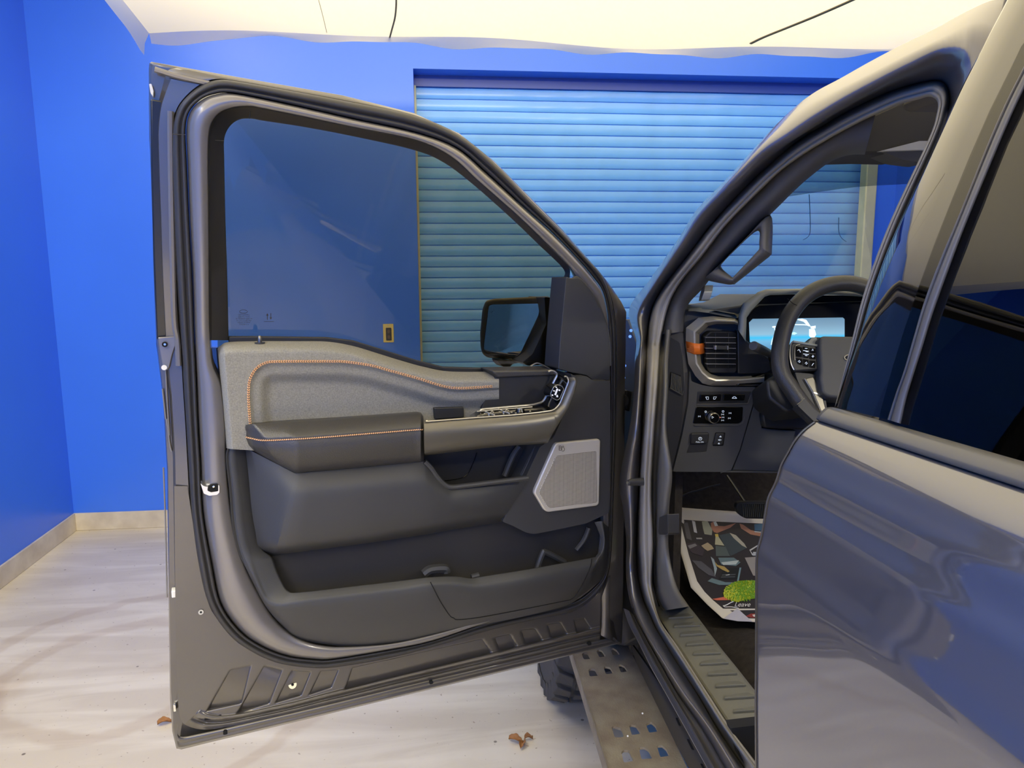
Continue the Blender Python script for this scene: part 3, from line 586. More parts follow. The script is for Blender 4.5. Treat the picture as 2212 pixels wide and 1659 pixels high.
dtube('pocket_lip', [(917,997),(930,1010),(944,1030),(957,1044),(972,1052),(1000,1050),(1060,1042.5),(1140,1032.5)], .168, .0055, PLA)
# ---- upper stash pocket: back wall, side rib, seam
dslab('stash_pocket', rc([(912,980),(1000,965),(1100,955),(1185,945),(1170,985),(1142,1036),(1060,1050),(965,1056),(930,1030)], 4), .05, .075, PLD, fd, bevel=.003)
dtube('pocket_rib', [(1122,965),(1108,985),(1090,1028)], .085, .007, PLA)
dtube('pocket_rib', [(1160,965),(1146,990),(1128,1028)], .115, .006, PLA)
dtube('pocket_seam', [(1030,978),(1022,1000),(1011,1022),(995,1033),(950,1040)], .0765, .0009, MBK)
# ---- lower trim with the door pocket
ST = [((492,966),(500,968),(512,968),(531,968)), ((487.5,990),(498,993),(512,993),(534,993)), ((495,1063),(506,1063),(520,1063),(543,1063)), ((501,1135),(512,1135),(528,1135),(552,1130)), ((513,1190),(524,1190),(540,1185),(564,1183)), ((530,1225),(536,1222),(545,1215),(587,1203)),
 ((547,1260),(554,1258),(560,1257),(596,1228)), ((574,1310),(574,1298),(576,1290),(609,1257)), ((612,1354),(601,1310),(603,1300),(622,1276)), ((652,1382),(650,1303),(650,1293.5),(646,1279.5)), ((754,1397),(760,1291),(760,1280),(760,1266.5)), ((862,1390),(862,1279),(862,1267.5),(862,1254.8)), ((930,1376),(928,1268),(928,1257.5),(927,1247)),
 ((985,1363),(985,1268),(985,1256),(984,1245)), ((1025,1354),(1022,1273),(1022,1260.5),(1016,1249)), ((1060,1346),(1055,1270),(1055,1258),(1045,1244.5)), ((1120,1334),(1120,1259),(1120,1247),(1120,1233)), ((1200,1315),(1200,1243),(1200,1231),(1200,1219)), ((1240,1300),(1276,1226),(1278,1216),(1278,1204.5)), ((1285,1266),(1293,1206),(1291,1203),(1288,1200)), ((1308,1237),(1303,1190),(1300,1188),(1295,1187)), ((1314,1190),(1306,1162),(1303,1161),(1297,1161)), ((1316,1140),(1300,1126),(1295,1126),(1284,1128))]
ST = np.array(ST, float); R_ = [cr(ST[:, i], 6) for i in range(4)]; nR = len(R_[0]); kk = np.arange(nR)/6
wf = np.interp(kk, [0, 4, 8, 12, 18, 22], [.105, .112, .14, .165, .16, .135])
lt = loft('door_pocket', [DR(R_[0], .082), DR(lerp(R_[0], R_[1], .10), .100), DR(lerp(R_[0], R_[1], .45), wf-.02), DR(lerp(R_[0], R_[1], .85), wf), DR(R_[1], wf+.001), DR(R_[2], wf-.002), DR(lerp(R_[2], R_[3], .12), wf-.004), DR(lerp(R_[2], R_[3], .9), wf-.006), DR(R_[3], wf-.010), DR(R_[3]+np.array([1.5, 3]), wf-.05)], PLA, fd, sharp=0)
BL = bvh(lt)
dslab('pocket_back', rc([(535,1100),(1310,1080),(1306,1200),(1270,1250),(900,1300),(620,1320),(560,1240)], 10), .02, .085, mat('pocket_lining', (48, 46, 43), rough=.8, bump=.3, bscale=700), fd, bevel=.004)
TRB = mat('textured_insert', (66, 66, 65), rough=.5, bump=.5, bscale=900, det=1)
se = [(930,1257),(950,1297),(971,1329),(980,1335),(990,1338.5),(1040,1333),(1131,1316),(1215,1299),(1233,1295),(1245,1284),(1262,1255),(1276,1222),(1278,1207)]
P = [hit(BL, x, y, .0012) for x, y in cr(se, 6)]; P = [p for p in P if p is not None]
tube('insert_seam', P, .0010, HOL, fd, seg=5)
for px, w, r in (([(915,1240),(930,1230),(960,1228),(964,1236)], .125, .010), ([(1160,1230),(1172,1196),(1180,1193),(1220,1214)], .12, .007), ([(1245,1188),(1262,1165),(1272,1140)], .115, .006), ([(1018,1246),(1034,1242)], .14, .006)): dtube('bottle_holder', px, w, r, PLA)
# ---- mirror outside the window
mo = rc([(1041,668),(1048,650),(1064,645.5),(1166,640.5),(1178,640),(1186,648),(1186,668),(1178,700),(1140,768),(1125,778),(1110,778.5),(1052,773),(1042,766),(1037,752),(1036,720)], 6)
mN = np.array([-.24, -.97, .02]); mN /= np.linalg.norm(mN); mC = D(1110, 710, -.10)
def MM(px, l): return np.array([onp(x, y, mC+mN*l, mN) for x, y in px])
prism('mirror_housing', MM(mo, .0), -mN*.09, mat('mirror_shell', (56, 58, 52), rough=.4), fd, bevel=.014, bseg=4)
dslab('mirror_arm', rc([(1176,641),(1215,646),(1235,660),(1230,795),(1170,788),(1140,790),(1128,783),(1150,765),(1180,700)], 4), -.13, -.035, mat('mirror_shell', (56, 58, 52)), fd, bevel=.012, bseg=3)
dslab('mirror_lamp', rc([(1074,777),(1100,779),(1130,783),(1108,786),(1099,795),(1086,792),(1078,784)], 4), -.15, -.11, PLD, fd, bevel=.006)
mg = rc([(1055,660),(1062,656.5),(1165,654.5),(1166,673),(1163,684),(1126,762),(1118,770),(1110,771),(1055,762.5),(1045,757),(1044,748)], 5)
MIR = mat('mirror_glass', (232, 236, 240), rough=.02, metal=1)
P = MM(mg, .0015); prism('mirror_glass', P, -mN*.003, MIR, fd, bevel=0, smooth=False)
tube('mirror_rim', [p for p in np.r_[P, P[:1]]+mN*.001], .0016, PLD, fd, seg=5)
for q in ((1061,674.5),(1064,673),(1067,669.5)): tube('mirror_mark', MM([(q[0], q[1]-1.2), (q[0]+.5, q[1]+1.2)], .002), .0006, MKD, fd, seg=4)
tube('mirror_cable', DR(cr([(1146,791),(1156,785.5),(1164,785),(1180,792),(1191,799)], 5), .05), .0016, SIL, fd, seg=6)
# ---- latch on the door edge
dslab('latch_plate', rc([(433,1044),(440,1050),(449,1052),(470,1047),(474,1049),(474,1064),(469,1069),(452,1071),(440,1066)], 2), .07, .097, CHR, fd, bevel=.002)
dslab('latch_throat', rc([(449,1052),(456,1047),(470,1045.5),(471.5,1048),(471.5,1061),(456,1063.5),(448,1060)], 2), .085, .0985, HOL, fd, bevel=0)
tube('latch_pawl', [D(460,1052,.099), D(464,1050,.100)], .0022, CHR, fd, seg=8)
# ---- body side surface: cross-section read at the rear door's leading edge (plane Y = YR), swept along the truck
YR = .72; RK = .022
le = [(1636,1659),(1635,1520),(1636,1400),(1636.4,1270),(1638,1200),(1648.6,1156),(1660,1094),(1677,1053),(1690.7,1007),(1705,980),(1720.5,953),(1740,930),(1764,912)]
ue = [(1772,905),(1808,880),(1829.7,808.5),(1845,765),(1870.8,679),(1891,614),(1919,537.5),(1958,450),(2027,300),(2074,197),(2110,126.6),(2137.5,72),(2166.5,18),(2200,-50),(2225,-110),(2245,-180)]
LEP = np.array([ony(x, y, YR) for x, y in le]); UEP = np.array([ony(x, y, YR) for x, y in ue])
cf = np.polyfit(UEP[1:10, 2], UEP[1:10, 0], 3); UEP[1:10, 0] = np.polyval(cf, UEP[1:10, 2])
PZ = np.r_[.2, .6, LEP[:, 2], UEP[:, 2], 2.6]; PX = np.r_[LEP[0, 0]+.03, LEP[0, 0]+.004, LEP[:, 0], UEP[:, 0], UEP[-1, 0]+.5]
o_ = np.argsort(PZ); PZ, PX = PZ[o_], PX[o_]
def SD(x, y, dx=0.):
    """pixel -> point on the truck side surface moved inboard by dx"""
    d = ray(x, y); lo_, hi_ = .02, 6.
    f = lambda t: (t*d[0])-(np.interp(CZ+t*d[2]-RK*(YR-t*d[1]), PZ, PX)+dx)
    ts = np.linspace(lo_, hi_, 160); v = [f(t) for t in ts]
    for i in range(159):
        if v[i] <= 0 < v[i+1]:
            a, b = ts[i], ts[i+1]
            for _ in range(40):
                c = (a+b)/2
                if f(c) > 0: b = c
                else: a = c
            return CAM+d*a
    return CAM+d*2.
def SR(px, dx):
    dx = np.broadcast_to(np.asarray(dx, float), (len(px),)); return np.array([SD(p[0], p[1], q) for p, q in zip(px, dx)])
def sslab(name, px, dx0, dx1, mt, parent, bevel=.002, **kw): return prism(name, SR(px, dx0), (dx1-dx0, 0, 0), mt, parent, bevel, **kw)
# ---- rear door
sweep = np.array([0, -1, RK])
def swept(name, prof, ys, mt, parent, **kw): return loft(name, [[np.asarray(p)+sweep*(YR-y) for y in ys] for p in prof], mt, parent, **kw)
ys = np.r_[np.linspace(.72, .60, 6), np.linspace(.55, -.7, 26)]
lp = cr(LEP, 5); lowp = [np.array([PX[1]+.0, YR, .57])]
rprof = lowp+[p for p in lp]
# pressed character line
for i, p in enumerate(rprof):
    z = p[2]; zc_ = ony(1670, 1083, YR)[2]
    if abs(z-zc_) < .05: rprof[i] = p+np.array([-.0022*math.exp(-((z-zc_-.008)/.012)**2), 0, 0])
rprof = [p+np.array([.10, 0, 0]) for p in lowp]+rprof+[rprof[-1]+np.array([.03, 0, .004])]
rdoor = swept('rear_door', rprof, ys, PAINT, truck, sharp=0, label='closed rear door of glossy dark grey paint')
hem = [np.array(p) for p in rprof[1:-1]]
loft('leading_edge', [[p+np.array([-.0015, .0, 0]) for p in hem], [p+np.array([-.001, .004, 0]) for p in hem], [p+np.array([.012, .008, 0]) for p in hem], [p+np.array([.06, .006, 0]) for p in hem]], INPAINT, rdoor, sharp=0)
# belt moulding
bm = [(1774,911),(1768,907),(1772,899),(1779,891),(1785.6,885),(1790,882.5),(1799,881),(1806,881)]
bmo = [ony(x, y, YR-.004) for x, y in bm]
swept('belt_moulding', bmo, ys, mat('moulding_grey', (92, 90, 84), rough=.3, bump=.02, bscale=900), rdoor, sharp=0)
prism('moulding_cap', [p for p in bmo]+[bmo[-1]+np.array([.02, 0, -.03])], (0, .006, 0), PLA, rdoor, bevel=.001)
# pillar applique, division bar, window
APQ = mat('gloss_applique', (14, 14, 18), rough=.03, coat=1)
apL = [(1808,880),(1829.7,808.5),(1845,765),(1870.8,679),(1891,614),(1919,537.5),(1958,450),(2027,300),(2074,197),(2110,126.6),(2137.5,72),(2166.5,18),(2200,-50)]
apR = [(1916,906),(1934,850),(1952,800),(1975,720),(1996,650),(2030,560),(2071,463),(2129.5,318),(2170,225),(2200,165),(2225,115),(2250,60),(2280,0)]
a_, b_ = cr(apL, 4), cr(apR, 4)
loft('pillar_applique', [SR(a_, .012), SR(a_, .001), SR(lerp(a_, b_, .03), -.003), SR(lerp(a_, b_, .5), -.004), SR(b_, -.003)], APQ, rdoor, sharp=0)
dR = [(1948,916),(1960,860),(1975,810),(1996,745),(2016,680),(2050,585),(2092,474),(2150,335),(2185,253),(2212,195),(2240,140),(2268,80),(2300,10)]
c_ = cr(dR, 4)
loft('division_bar', [SR(b_, .004), SR(lerp(b_, c_, .04), -.006), SR(lerp(b_, c_, .12), -.009), SR(lerp(b_, c_, .22), -.004), SR(lerp(b_, c_, .30), -.008), SR(lerp(b_, c_, .6), -.011), SR(lerp(b_, c_, .9), -.008), SR(c_, .004)], mat('trim_grey', (88, 86, 84), rough=.33), rdoor, sharp=0)
PRIV = glass('privacy_glass', (.04, .04, .045), 1.2)
gz0, gz1 = UEP[1, 2]-.03, 1.90
gp_ = []
for z in np.linspace(gz0, gz1, 14): gp_.append(np.array([np.polyval(cf, min(max(z, UEP[1, 2]), UEP[9, 2]))+(z-min(max(z, UEP[1, 2]), UEP[9, 2]))*(np.polyval(np.polyder(cf), UEP[1 if z < 1.6 else 9, 2]))-.004, YR, z]))
cP = SR(c_, .012);  cP = cP[np.argsort(cP[:, 2])]; yf = lambda z: np.interp(z, cP[:, 2], cP[:, 1])+.012
rows = [[p+sweep*(YR-y) for y in np.linspace(yf(p[2]), -.7, 14)] for p in gp_]
loft('rear_window', rows, PRIV, rdoor, sharp=0)
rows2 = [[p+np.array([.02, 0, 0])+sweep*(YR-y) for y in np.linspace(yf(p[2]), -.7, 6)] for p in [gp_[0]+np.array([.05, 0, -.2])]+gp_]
loft('dark_backing', rows2, HOL, rdoor, sharp=0)  # black sheet behind the rear window, put in as the cab's darkness
# ---- door opening of the cab
#   Ra outer edge, Rx crease, Rb ridge, Rc painted inner edge, Rd seal outer, Re seal inner
AP = [((1567,1659),(1580,1659),(1591,1659),(1608,1659),(1622,1659),(1642,1659)), ((1516,1572),(1527,1572),(1536,1572),(1549,1572),(1560,1572),(1578,1572)), ((1464.5,1500),(1473,1500),(1482,1500),(1507,1500),(1516,1500),(1531,1500)), ((1430,1440),(1436,1440),(1443,1440),(1468,1440),(1479,1440),(1492,1440)), ((1402,1390),(1407,1392),(1413,1393),(1437,1390),(1446,1390),(1460,1390)), ((1383,1355),(1387,1356),(1392,1356),(1416,1355),(1423,1352),(1434,1354)), ((1370,1330),(1374,1329),(1379,1326),(1404,1328),(1411,1322),(1422,1328)),
 ((1360,1297),(1364,1296),(1369,1293),(1390,1297),(1398,1293),(1415,1298)), ((1354,1261),(1358,1260),(1364.5,1258),(1381,1261),(1389,1261),(1409,1261)), ((1352,1220),(1356,1220),(1361,1218),(1376,1220),(1386,1220),(1410,1220)), ((1353,1170),(1358,1170),(1364,1170),(1375,1170),(1380,1170),(1412,1170)), ((1346,1101),(1354,1101),(1362,1101),(1377.8,1101),(1382,1101),(1409,1101)), ((1338,1056),(1348,1056),(1359,1056),(1380,1056),(1384,1056),(1408,1056)), ((1340,1020),(1350,1020),(1361,1020),(1381.4,1020),(1385,1020),(1409,1020)), ((1359,930),(1366,930),(1374,930),(1386.6,930),(1391,930),(1414,930)), ((1370,843),(1375,843),(1381,843),(1392,843),(1396,843),(1421,843)), ((1371,780),(1377,780),(1384,780),(1395.7,780),(1400,780),(1424,780)),
 ((1374,735),(1380,732),(1387,730),(1398,726),(1402,724),(1430,722)), ((1359,668),(1370,675),(1384,675),(1408,668),(1412,665),(1444,661)), ((1404.6,602.7),(1410,606),(1419,612),(1436,616),(1440,618),(1472,608)), ((1467,513),(1471,517),(1478,524),(1491,545),(1495,548),(1519,551)), ((1506.5,451),(1511,455),(1521,464),(1541,480),(1545,482),(1572,483)), ((1568,388),(1572,391),(1584,403),(1615,400),(1619,402),(1645,409)), ((1632,317),(1637,319),(1652,336),(1664,355),(1668,358),(1690,367)), ((1675,271),(1682,277),(1705,303),(1719,308),(1723,311),(1742,330)), ((1720,228.6),(1728,238),(1758,268),(1778,272),(1782,275),(1800,295)), ((1763,197.4),(1775,211),(1806,237),(1824,245),(1828,248),(1846,270)), ((1814,170),(1826,185),(1855,208),(1869,222),(1873,225.5),(1891,248)), ((1876,135),(1890,153),(1915,176),(1928,196),(1932,199),(1948,224)), ((1942,100),(1958,118),(1976,146),(1983,180),(1986,183),(1984,215)),
 ((2020,62),(2036,80),(2040,118),(2018,174),(2017,178),(2006,209)), ((2090,24),(2100,50),(2088,126),(2040,180),(2037,185),(2019,213)), ((2150,0),(2146,60),(2098,165),(2050,203),(2046,205),(2026,224)), ((2180,20),(2150,120),(2090,215),(2048,236),(2043,235),(2023,248)), ((2160,250),(2110,270),(2068,300),(2027,302),(2022,300),(2006,300)), ((2070,490),(2030,490),(1985,490),(1946,482),(1941,480),(1922,480)), ((2010,640),(1970,640),(1925,640),(1889,632),(1884,630),(1867,630)), ((1970,770),(1930,770),(1887,770),(1850,766),(1845,764),(1836,752)), ((1930,890),(1890,885),(1850,880),(1814,868),(1809,866),(1803,880))]
AP = np.array(AP, float); AR = [cr(AP[:, i], 5) for i in range(6)]; nA = len(AR[0]); ka = np.arange(nA)/5
up = np.clip((ka-18)/4, 0, 1)*np.clip((34-ka)/3, 0, 1)
dxa = lambda lo, hi, bp: np.where(ka > 33, bp, lo+(hi-lo)*up)
cab = loft('cab_frame', [SR(AR[0], dxa(.075, .075, .05)), SR(AR[1], dxa(.055, .022, .055)), SR(lerp(AR[1], AR[2], .5), dxa(.046, .012, .06)), SR(AR[2], dxa(.045, .020, .065)), SR(lerp(AR[2], AR[3], .5), dxa(.060, .050, .068)), SR(lerp(AR[2], AR[3], .92), dxa(.078, .066, .07)), SR(AR[3], dxa(.09, .085, .075))], mat('grey_frame_paint', (96, 94, 96), rough=.3, metal=.4, coat=.8, coatr=.06), truck, sharp=0, label='dark grey painted frame of the open doorway')
loft('door_opening_seal', [SR(AR[3], dxa(.09, .085, .075)), SR(AR[4], .072), SR(lerp(AR[4], AR[5], .18), .060), SR(lerp(AR[4], AR[5], .42), .056), SR(lerp(AR[4], AR[5], .6), .064), SR(lerp(AR[4], AR[5], .72), .060), SR(lerp(AR[4], AR[5], .92), .066), SR(AR[5], .085)], mat('grey_rubber', (128, 124, 116), rough=.45), cab, sharp=0)
# roof and the far side of the cab (mostly hidden)
ra = AR[0][int(28.6*5):32*5+1]; r0 = SR(ra, .075)
loft('roof', [r0, [p+np.array([.06, .01, .022]) for p in r0], [p+np.array([.35, .02, .05]) for p in r0], [np.array([2.15, p[1]+.02, p[2]+.03]) for p in r0]], PAINT, truck, sharp=0)
rz = r0[-1][2]; ry = r0[-1][1]
prism('roof', [(r0[-1][0]+.02, ry, rz), (2.2, ry, rz+.04), (2.2, -1.0, rz+.06), (r0[-1][0]+.02, -1.0, rz+.04)], (0, 0, .03), PAINT, truck, bevel=.01)
# ---- rocker below the opening
Kr = [((1567,1659),(1553,1659),(1541,1659),(1535,1659),(1529,1659)), ((1516,1572),(1504,1572),(1494,1572),(1488,1572),(1481,1572)), ((1464.5,1500),(1460,1500),(1452,1500),(1447,1500),(1441,1500)), ((1430,1440),(1426,1440),(1418,1440),(1413,1440),(1407,1440)), ((1402,1390),(1398,1389),(1390,1388),(1385,1387),(1379,1385)), ((1383,1355),(1379,1352),(1370,1348),(1364,1347),(1358,1345)), ((1370,1330),(1366,1326),(1357,1318),(1352,1316),(1347,1314))]
Kr = np.array(Kr, float)
ext = Kr[0]+(Kr[0]-Kr[1])*1.6; Kr = np.concatenate([ext[None], Kr]); KR = [cr(Kr[:, i], 6) for i in range(5)]
loft('rocker', [SR(KR[0], .075), SR(lerp(KR[0], KR[1], .6), .066), SR(KR[1], .075), SR(lerp(KR[1], KR[2], .6), .060), SR(KR[2], .052), SR(KR[3], .066), SR(KR[4], .06), SR(KR[4]+np.array([1, 6]), .12)], mat('grey_frame_paint', (0, 0, 0)), cab, sharp=0)
prism('frame_rail', [(.62, .2, .30), (.62, 2.9, .30), (.62, 2.9, .60), (.62, .2, .60)], (.14, 0, 0), mat('chassis_black', (34, 34, 36), rough=.6), truck, bevel=.01)
# inner flange of the step with its long slots
def plate(name, outer, holes, to3, th, mt, parent, bevel=0):
    c = bpy.data.curves.new('t', 'CURVE'); c.dimensions = '2D'; c.fill_mode = 'BOTH'; c.extrude = th/2
    for q in [outer]+holes:
        s = c.splines.new('POLY'); s.points.add(len(q)-1); s.use_cyclic_u = True
        for i, p in enumerate(q): s.points[i].co = (p[0], p[1], 0, 1)
    t = bpy.data.objects.new('t', c); COL.objects.link(t); dg = bpy.context.evaluated_depsgraph_get(); me = bpy.data.meshes.new_from_object(t.evaluated_get(dg))
    V = [to3(v.co[0], v.co[1], v.co[2]-th/2) for v in me.vertices]; F = [list(p.vertices) for p in me.polygons]; bpy.data.objects.remove(t)
    return mk(name, V, F, mt, parent, smooth=False, bevel=bevel)
ZS = .45; zz = lambda q: [tuple(onz(x, y, ZS)[:2]) for x, y in q]
z53 = lambda P: [(1150+a/5.53, 1390+b/5.53) for a, b in P]
H = [[(590,130),(610,108),(660,110),(700,185),(615,190)], [(765,90),(790,70),(830,80),(880,155),(800,165)], [(935,65),(960,50),(1010,80),(1045,135),(960,142)], [(668,315),(690,298),(750,305),(790,385),(685,393)], [(850,285),(870,272),(930,285),(970,355),(880,368)], [(1025,260),(1050,248),(1100,270),(1143,333),(1055,345)],
 [(945,1000),(970,985),(1060,1015),(1100,1115),(985,1125)], [(1155,985),(1180,968),(1240,980),(1300,1075),(1190,1095)], [(1355,960),(1420,935),(1470,980),(1500,1050),(1395,1066)], [(1060,1300),(1090,1270),(1150,1275),(1215,1400),(1095,1425)], [(1270,1240),(1330,1235),(1390,1270),(1440,1370),(1305,1385)], [(1485,1220),(1550,1215),(1600,1260),(1640,1340),(1530,1358)]]
a0, a1 = onz(1238, 1416, ZS), onz(1313, 1659, ZS); b0, b1 = onz(1355, 1392, ZS), onz(1485, 1659, ZS)
fa = a0+(a0-a1)*.35; fb = b0+(b0-b1)*.2; na = a1+(a1-a0)*1.2; nb = b1+(b1-b0)*1.1
STEP = mat('dusty_step', (142, 134, 114), rough=.62, bump=.5, bscale=240, var=.38, vscale=16, vcol=(116, 102, 86))
step = plate('running_board', [tuple(p[:2]) for p in (fa, na, nb, fb)], [zz(rc(z53(h), 3.0, 3)) for h in H], lambda x, y, z: (x, y, ZS+z), .006, STEP, truck)
step['label'] = 'dusty black running board with rows of arched holes'
prism('outer_flange', [na, fa, fa-ZA*.045, na-ZA*.045], (.006, 0, 0), STEP, step, bevel=.002)
for hx, hy in ((1388,1541),(1356,1590)): tube('grit', [onz(hx, hy, ZS+.0005), onz(hx, hy, ZS+.002)], .0022, mat('white_grit', (230, 228, 220)), step, seg=7)
fl0 = [nb+ZA*-.002, fb+ZA*-.002]; 
def onin(x, y): return onx(x, y, .565)
slots = [[(1459,1551),(1463,1549),(1470,1557),(1475,1568),(1467,1569)], [(1483,1596),(1489,1596),(1497,1606),(1503,1619),(1495,1621)], [(1512,1649),(1518,1650),(1526,1659),(1533,1672),(1525,1674)]]
yz = lambda q: [tuple(onin(x, y)[1:]) for x, y in q]
plate('inner_flange', yz([(1360,1385),(1440,1499),(1545,1690),(1505,1690),(1390,1480)]), [yz(rc(s_, 3, 3)) for s_ in slots], lambda y, z, t: (.565-t, y, z), .006, mat('chassis_black', (0, 0, 0)), step)
# ---- front wheel behind the door
WC = np.array([.36, 2.53, .415]); WR = .415; WW = .285
TIR = mat('tyre_rubber', (66, 65, 64), rough=.7, bump=.1, bscale=300)
prof = [(0, .23), (.0, .27), (-.004, .33), (.004, .375), (.022, .392), (.05, .398), (.14, .400), (.235, .398), (.263, .392), (.281, .375), (.289, .33), (.285, .27), (.285, .23)]
wheel = empty('front_wheel', (0, 0, 0), None, None); wheel.parent = truck; wheel.location = WC-WL['pickup_truck']; WL['front_wheel'] = WC
rows = [[WC+np.array([dx, r*math.cos(a), r*math.sin(a)]) for a in np.linspace(0, 2*math.pi, 73)[:-1]] for dx, r in prof]
loft('tyre', rows, TIR, wheel, closed=True, sharp=40)
lug = []
for i in range(30):
    a0_ = 2*math.pi*i/30
    for (x0, x1, o1, wd_, r0_, r1_) in ((-.006, .055, 0, .125, .345, .415), (.068, .135, .5, .12, .385, .415), (.150, .217, .0, .12, .385, .415), (.230, .291, .5, .125, .345, .415)):
        a = a0_+o1*2*math.pi/30; sk = .05 if x0 < .14 else -.05
        q = [(x0, a-wd_/2, ), (x1, a-wd_/2+sk), (x1, a+wd_/2+sk*.6), (x0, a+wd_/2)]
        rin = lambda x: .376
        Vt = [WC+np.array([x+(.012 if (k == 0 and x < .0) else 0), (r1_-(.012 if (x < 0 or x > .285) else 0))*math.cos(t), (r1_-(.012 if (x < 0 or x > .285) else 0))*math.sin(t)]) for k, (x, t) in enumerate(q)]
        Vb = [WC+np.array([x, (r0_ if (x < 0 or x > .285) else .385)*math.cos(t), (r0_ if (x < 0 or x > .285) else .385)*math.sin(t)]) for x, t in q]
        lug.append(([*Vt, *Vb], [(0, 1, 2, 3), (4, 7, 6, 5), (0, 4, 5, 1), (1, 5, 6, 2), (2, 6, 7, 3), (3, 7, 4, 0)]))
tr = multi('tread', lug, TIR, wheel, smooth=False, bevel=.003)
loft('rim', [[WC+np.array([dx, r*math.cos(a), r*math.sin(a)]) for a in np.linspace(0, 2*math.pi, 49)[:-1]] for dx, r in ((.01, .235), (.0, .225), (.03, .20), (.05, .10), (.03, .05), (.03, .001))], mat('dark_alloy', (48, 48, 50), rough=.35, metal=.8), wheel, closed=True)
# fender and bonnet ahead of the doorway (hidden by the open door)
fx = SD(1372, 900, .07)[0]-.02
arch = [(2.98, .57), (2.98+.0, .60)]+[(2.53+.47*math.cos(a), .45+.47*math.sin(a)) for a in np.linspace(.15, math.pi-.15, 16)]+[(2.06, .57), (1.80, .57), (1.80, 1.34), (2.2, 1.30), (3.4, 1.20), (3.5, .9), (3.45, .57)]
prism('fender', [(fx, y, z) for y, z in arch], (.02, 0, 0), PAINT, truck, bevel=.006)
prism('bonnet', [(fx+.05, 2.25, 1.27), (2.1, 2.25, 1.27), (2.05, 3.5, 1.20), (fx+.08, 3.5, 1.20)], (0, 0, -.03), PAINT, truck, bevel=.01)
# ---- hinge gap: pillar face, hinges, harness, check strap
GAP = mat('gap_shade_paint', (38, 37, 35), rough=.5)  # near-black tone paints in the shade of the hinge gap
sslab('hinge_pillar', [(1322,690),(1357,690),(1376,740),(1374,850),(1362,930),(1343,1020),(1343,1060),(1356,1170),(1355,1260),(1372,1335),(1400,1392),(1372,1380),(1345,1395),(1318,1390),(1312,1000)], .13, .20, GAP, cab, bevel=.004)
for cx, cy in ((1345, 866), (1330, 1232)):
    c = [(cx-14,cy-13),(cx-4,cy-15),(cx+8,cy-13),(cx+15,cy-6),(cx+14,cy+8),(cx+9,cy+14),(cx-6,cy+14),(cx-14,cy+10)]
    dslab('door_hinge', rc(c, 5), -.05, -.008, mat('hinge_paint', (86, 82, 76), rough=.3, metal=.5, coat=.4), fd, bevel=.008, bseg=3)
    dslab('hinge_leaf', rc([(cx+8,cy-24),(cx+22,cy-20),(cx+23,cy+24),(cx+8,cy+22)], 4), -.10, -.062, GAP, fd, bevel=.004)
for x, y, r in ((1350,790,.0035), (1348,816,.0035), (1363,714,.004), (1361,727,.004), (1342,927,.004), (1320,1118,.003), (1329,1300,.003), (1334,1292,.002)): tube('fastener', [D(x, y, -.02), D(x, y, -.012)], r, CHR, fd, seg=10)
hz_ = cr([(1346,795,-.03),(1343,830,-.025),(1341,850,-.02)], 8); tube('cable', [D(*p) for p in hz_], .0022, PLA, fd, seg=6)
hp_ = cr([(1341,880,-.03),(1344,905,-.03),(1341,935,-.03),(1330,980,-.02),(1326,1004,-.015)], 10); tube('wiring_harness', [D(*p) for p in hp_], np.interp(np.arange(len(hp_)), [0, 20, 40], [.004, .007, .008]), mat('harness_grey', (70, 66, 58), rough=.6), fd, seg=10)
bo = cr([(1325,1004,-.014),(1327,1022,-.014),(1328,1042,-.014),(1326,1055,-.012),(1322,1072,-.010),(1319,1090,-.010),(1318,1106,-.010)], 16); rr_ = [.0085*(1-.25*(i/len(bo)))*(1+.16*math.sin(i*1.45)) for i in range(len(bo))]
tube('wiring_boot', [D(*p) for p in bo], rr_, mat('boot_grey', (84, 80, 72), rough=.55), fd, seg=14, sharp=0)
ck = cr([(1316,1042,-.005),(1335,1042,-.03),(1352,1039,-.05),(1368,1040,-.07)], 6); tube('check_strap', [D(*p) for p in ck], .0045, PLD, fd, seg=8, flat=.6)
pb = SD(1369, 1041, .038); tube('check_strap_bolt', [pb+np.array([.02, 0, 0]), pb, pb+np.array([-.012, -.004, 0])], [.008, .008, .006], PLD, cab, seg=14); tube('check_strap_bolt', [pb+np.array([-.012, -.004, 0]), pb+np.array([-.015, -.005, 0])], .003, CHR, cab, seg=10)
# ============================================================ INSIDE THE CAB
INT = mat('cabin_black', (22, 22, 23), rough=.8)
DSH = mat('dash_plastic', (72, 72, 70), rough=.52, bump=.2, bscale=1300, det=2)
DTP = mat('dash_top_sheen', (150, 150, 136), rough=.6, bump=.25, bscale=1300, det=2)  # lightened base colour stands in for the gloss on the dash top
# shell that keeps the cab dark: floor, firewall, far side, headliner
FLZ = .66
parts = [prismVF([(.62, -1.0, FLZ-.05), (2.1, -1.0, FLZ-.05), (2.1, 2.05, FLZ-.05), (.62, 2.05, FLZ-.05)], (0, 0, .05)),
 prismVF([(.60, 2.05, FLZ-.05), (2.1, 2.05, FLZ-.05), (2.1, 2.45, 1.0), (2.1, 2.5, 1.28), (.60, 2.5, 1.28), (.60, 2.45, 1.0)], (0, .03, 0)),
 prismVF([(2.08, -1.0, FLZ), (2.08, 2.4, FLZ), (2.08, 2.4, 1.30), (2.08, -1.0, 1.30)], (.03, 0, 0)),
 prismVF([(.62, 1.75, .6), (.62, 2.5, .6), (.62, 2.5, 1.28), (.62, 1.75, 1.28)], (-.02, 0, 0)),
 prismVF([(.40, -1.0, FLZ), (2.1, -1.0, FLZ), (2.1, -1.0, 1.85), (.62, -1.0, 1.85)], (0, -.03, 0))]
multi('cabin_tub', parts, mat('cabin_carpet', (62, 56, 50), rough=.95, bump=.6, bscale=300, var=.5, vscale=60), truck, smooth=False)
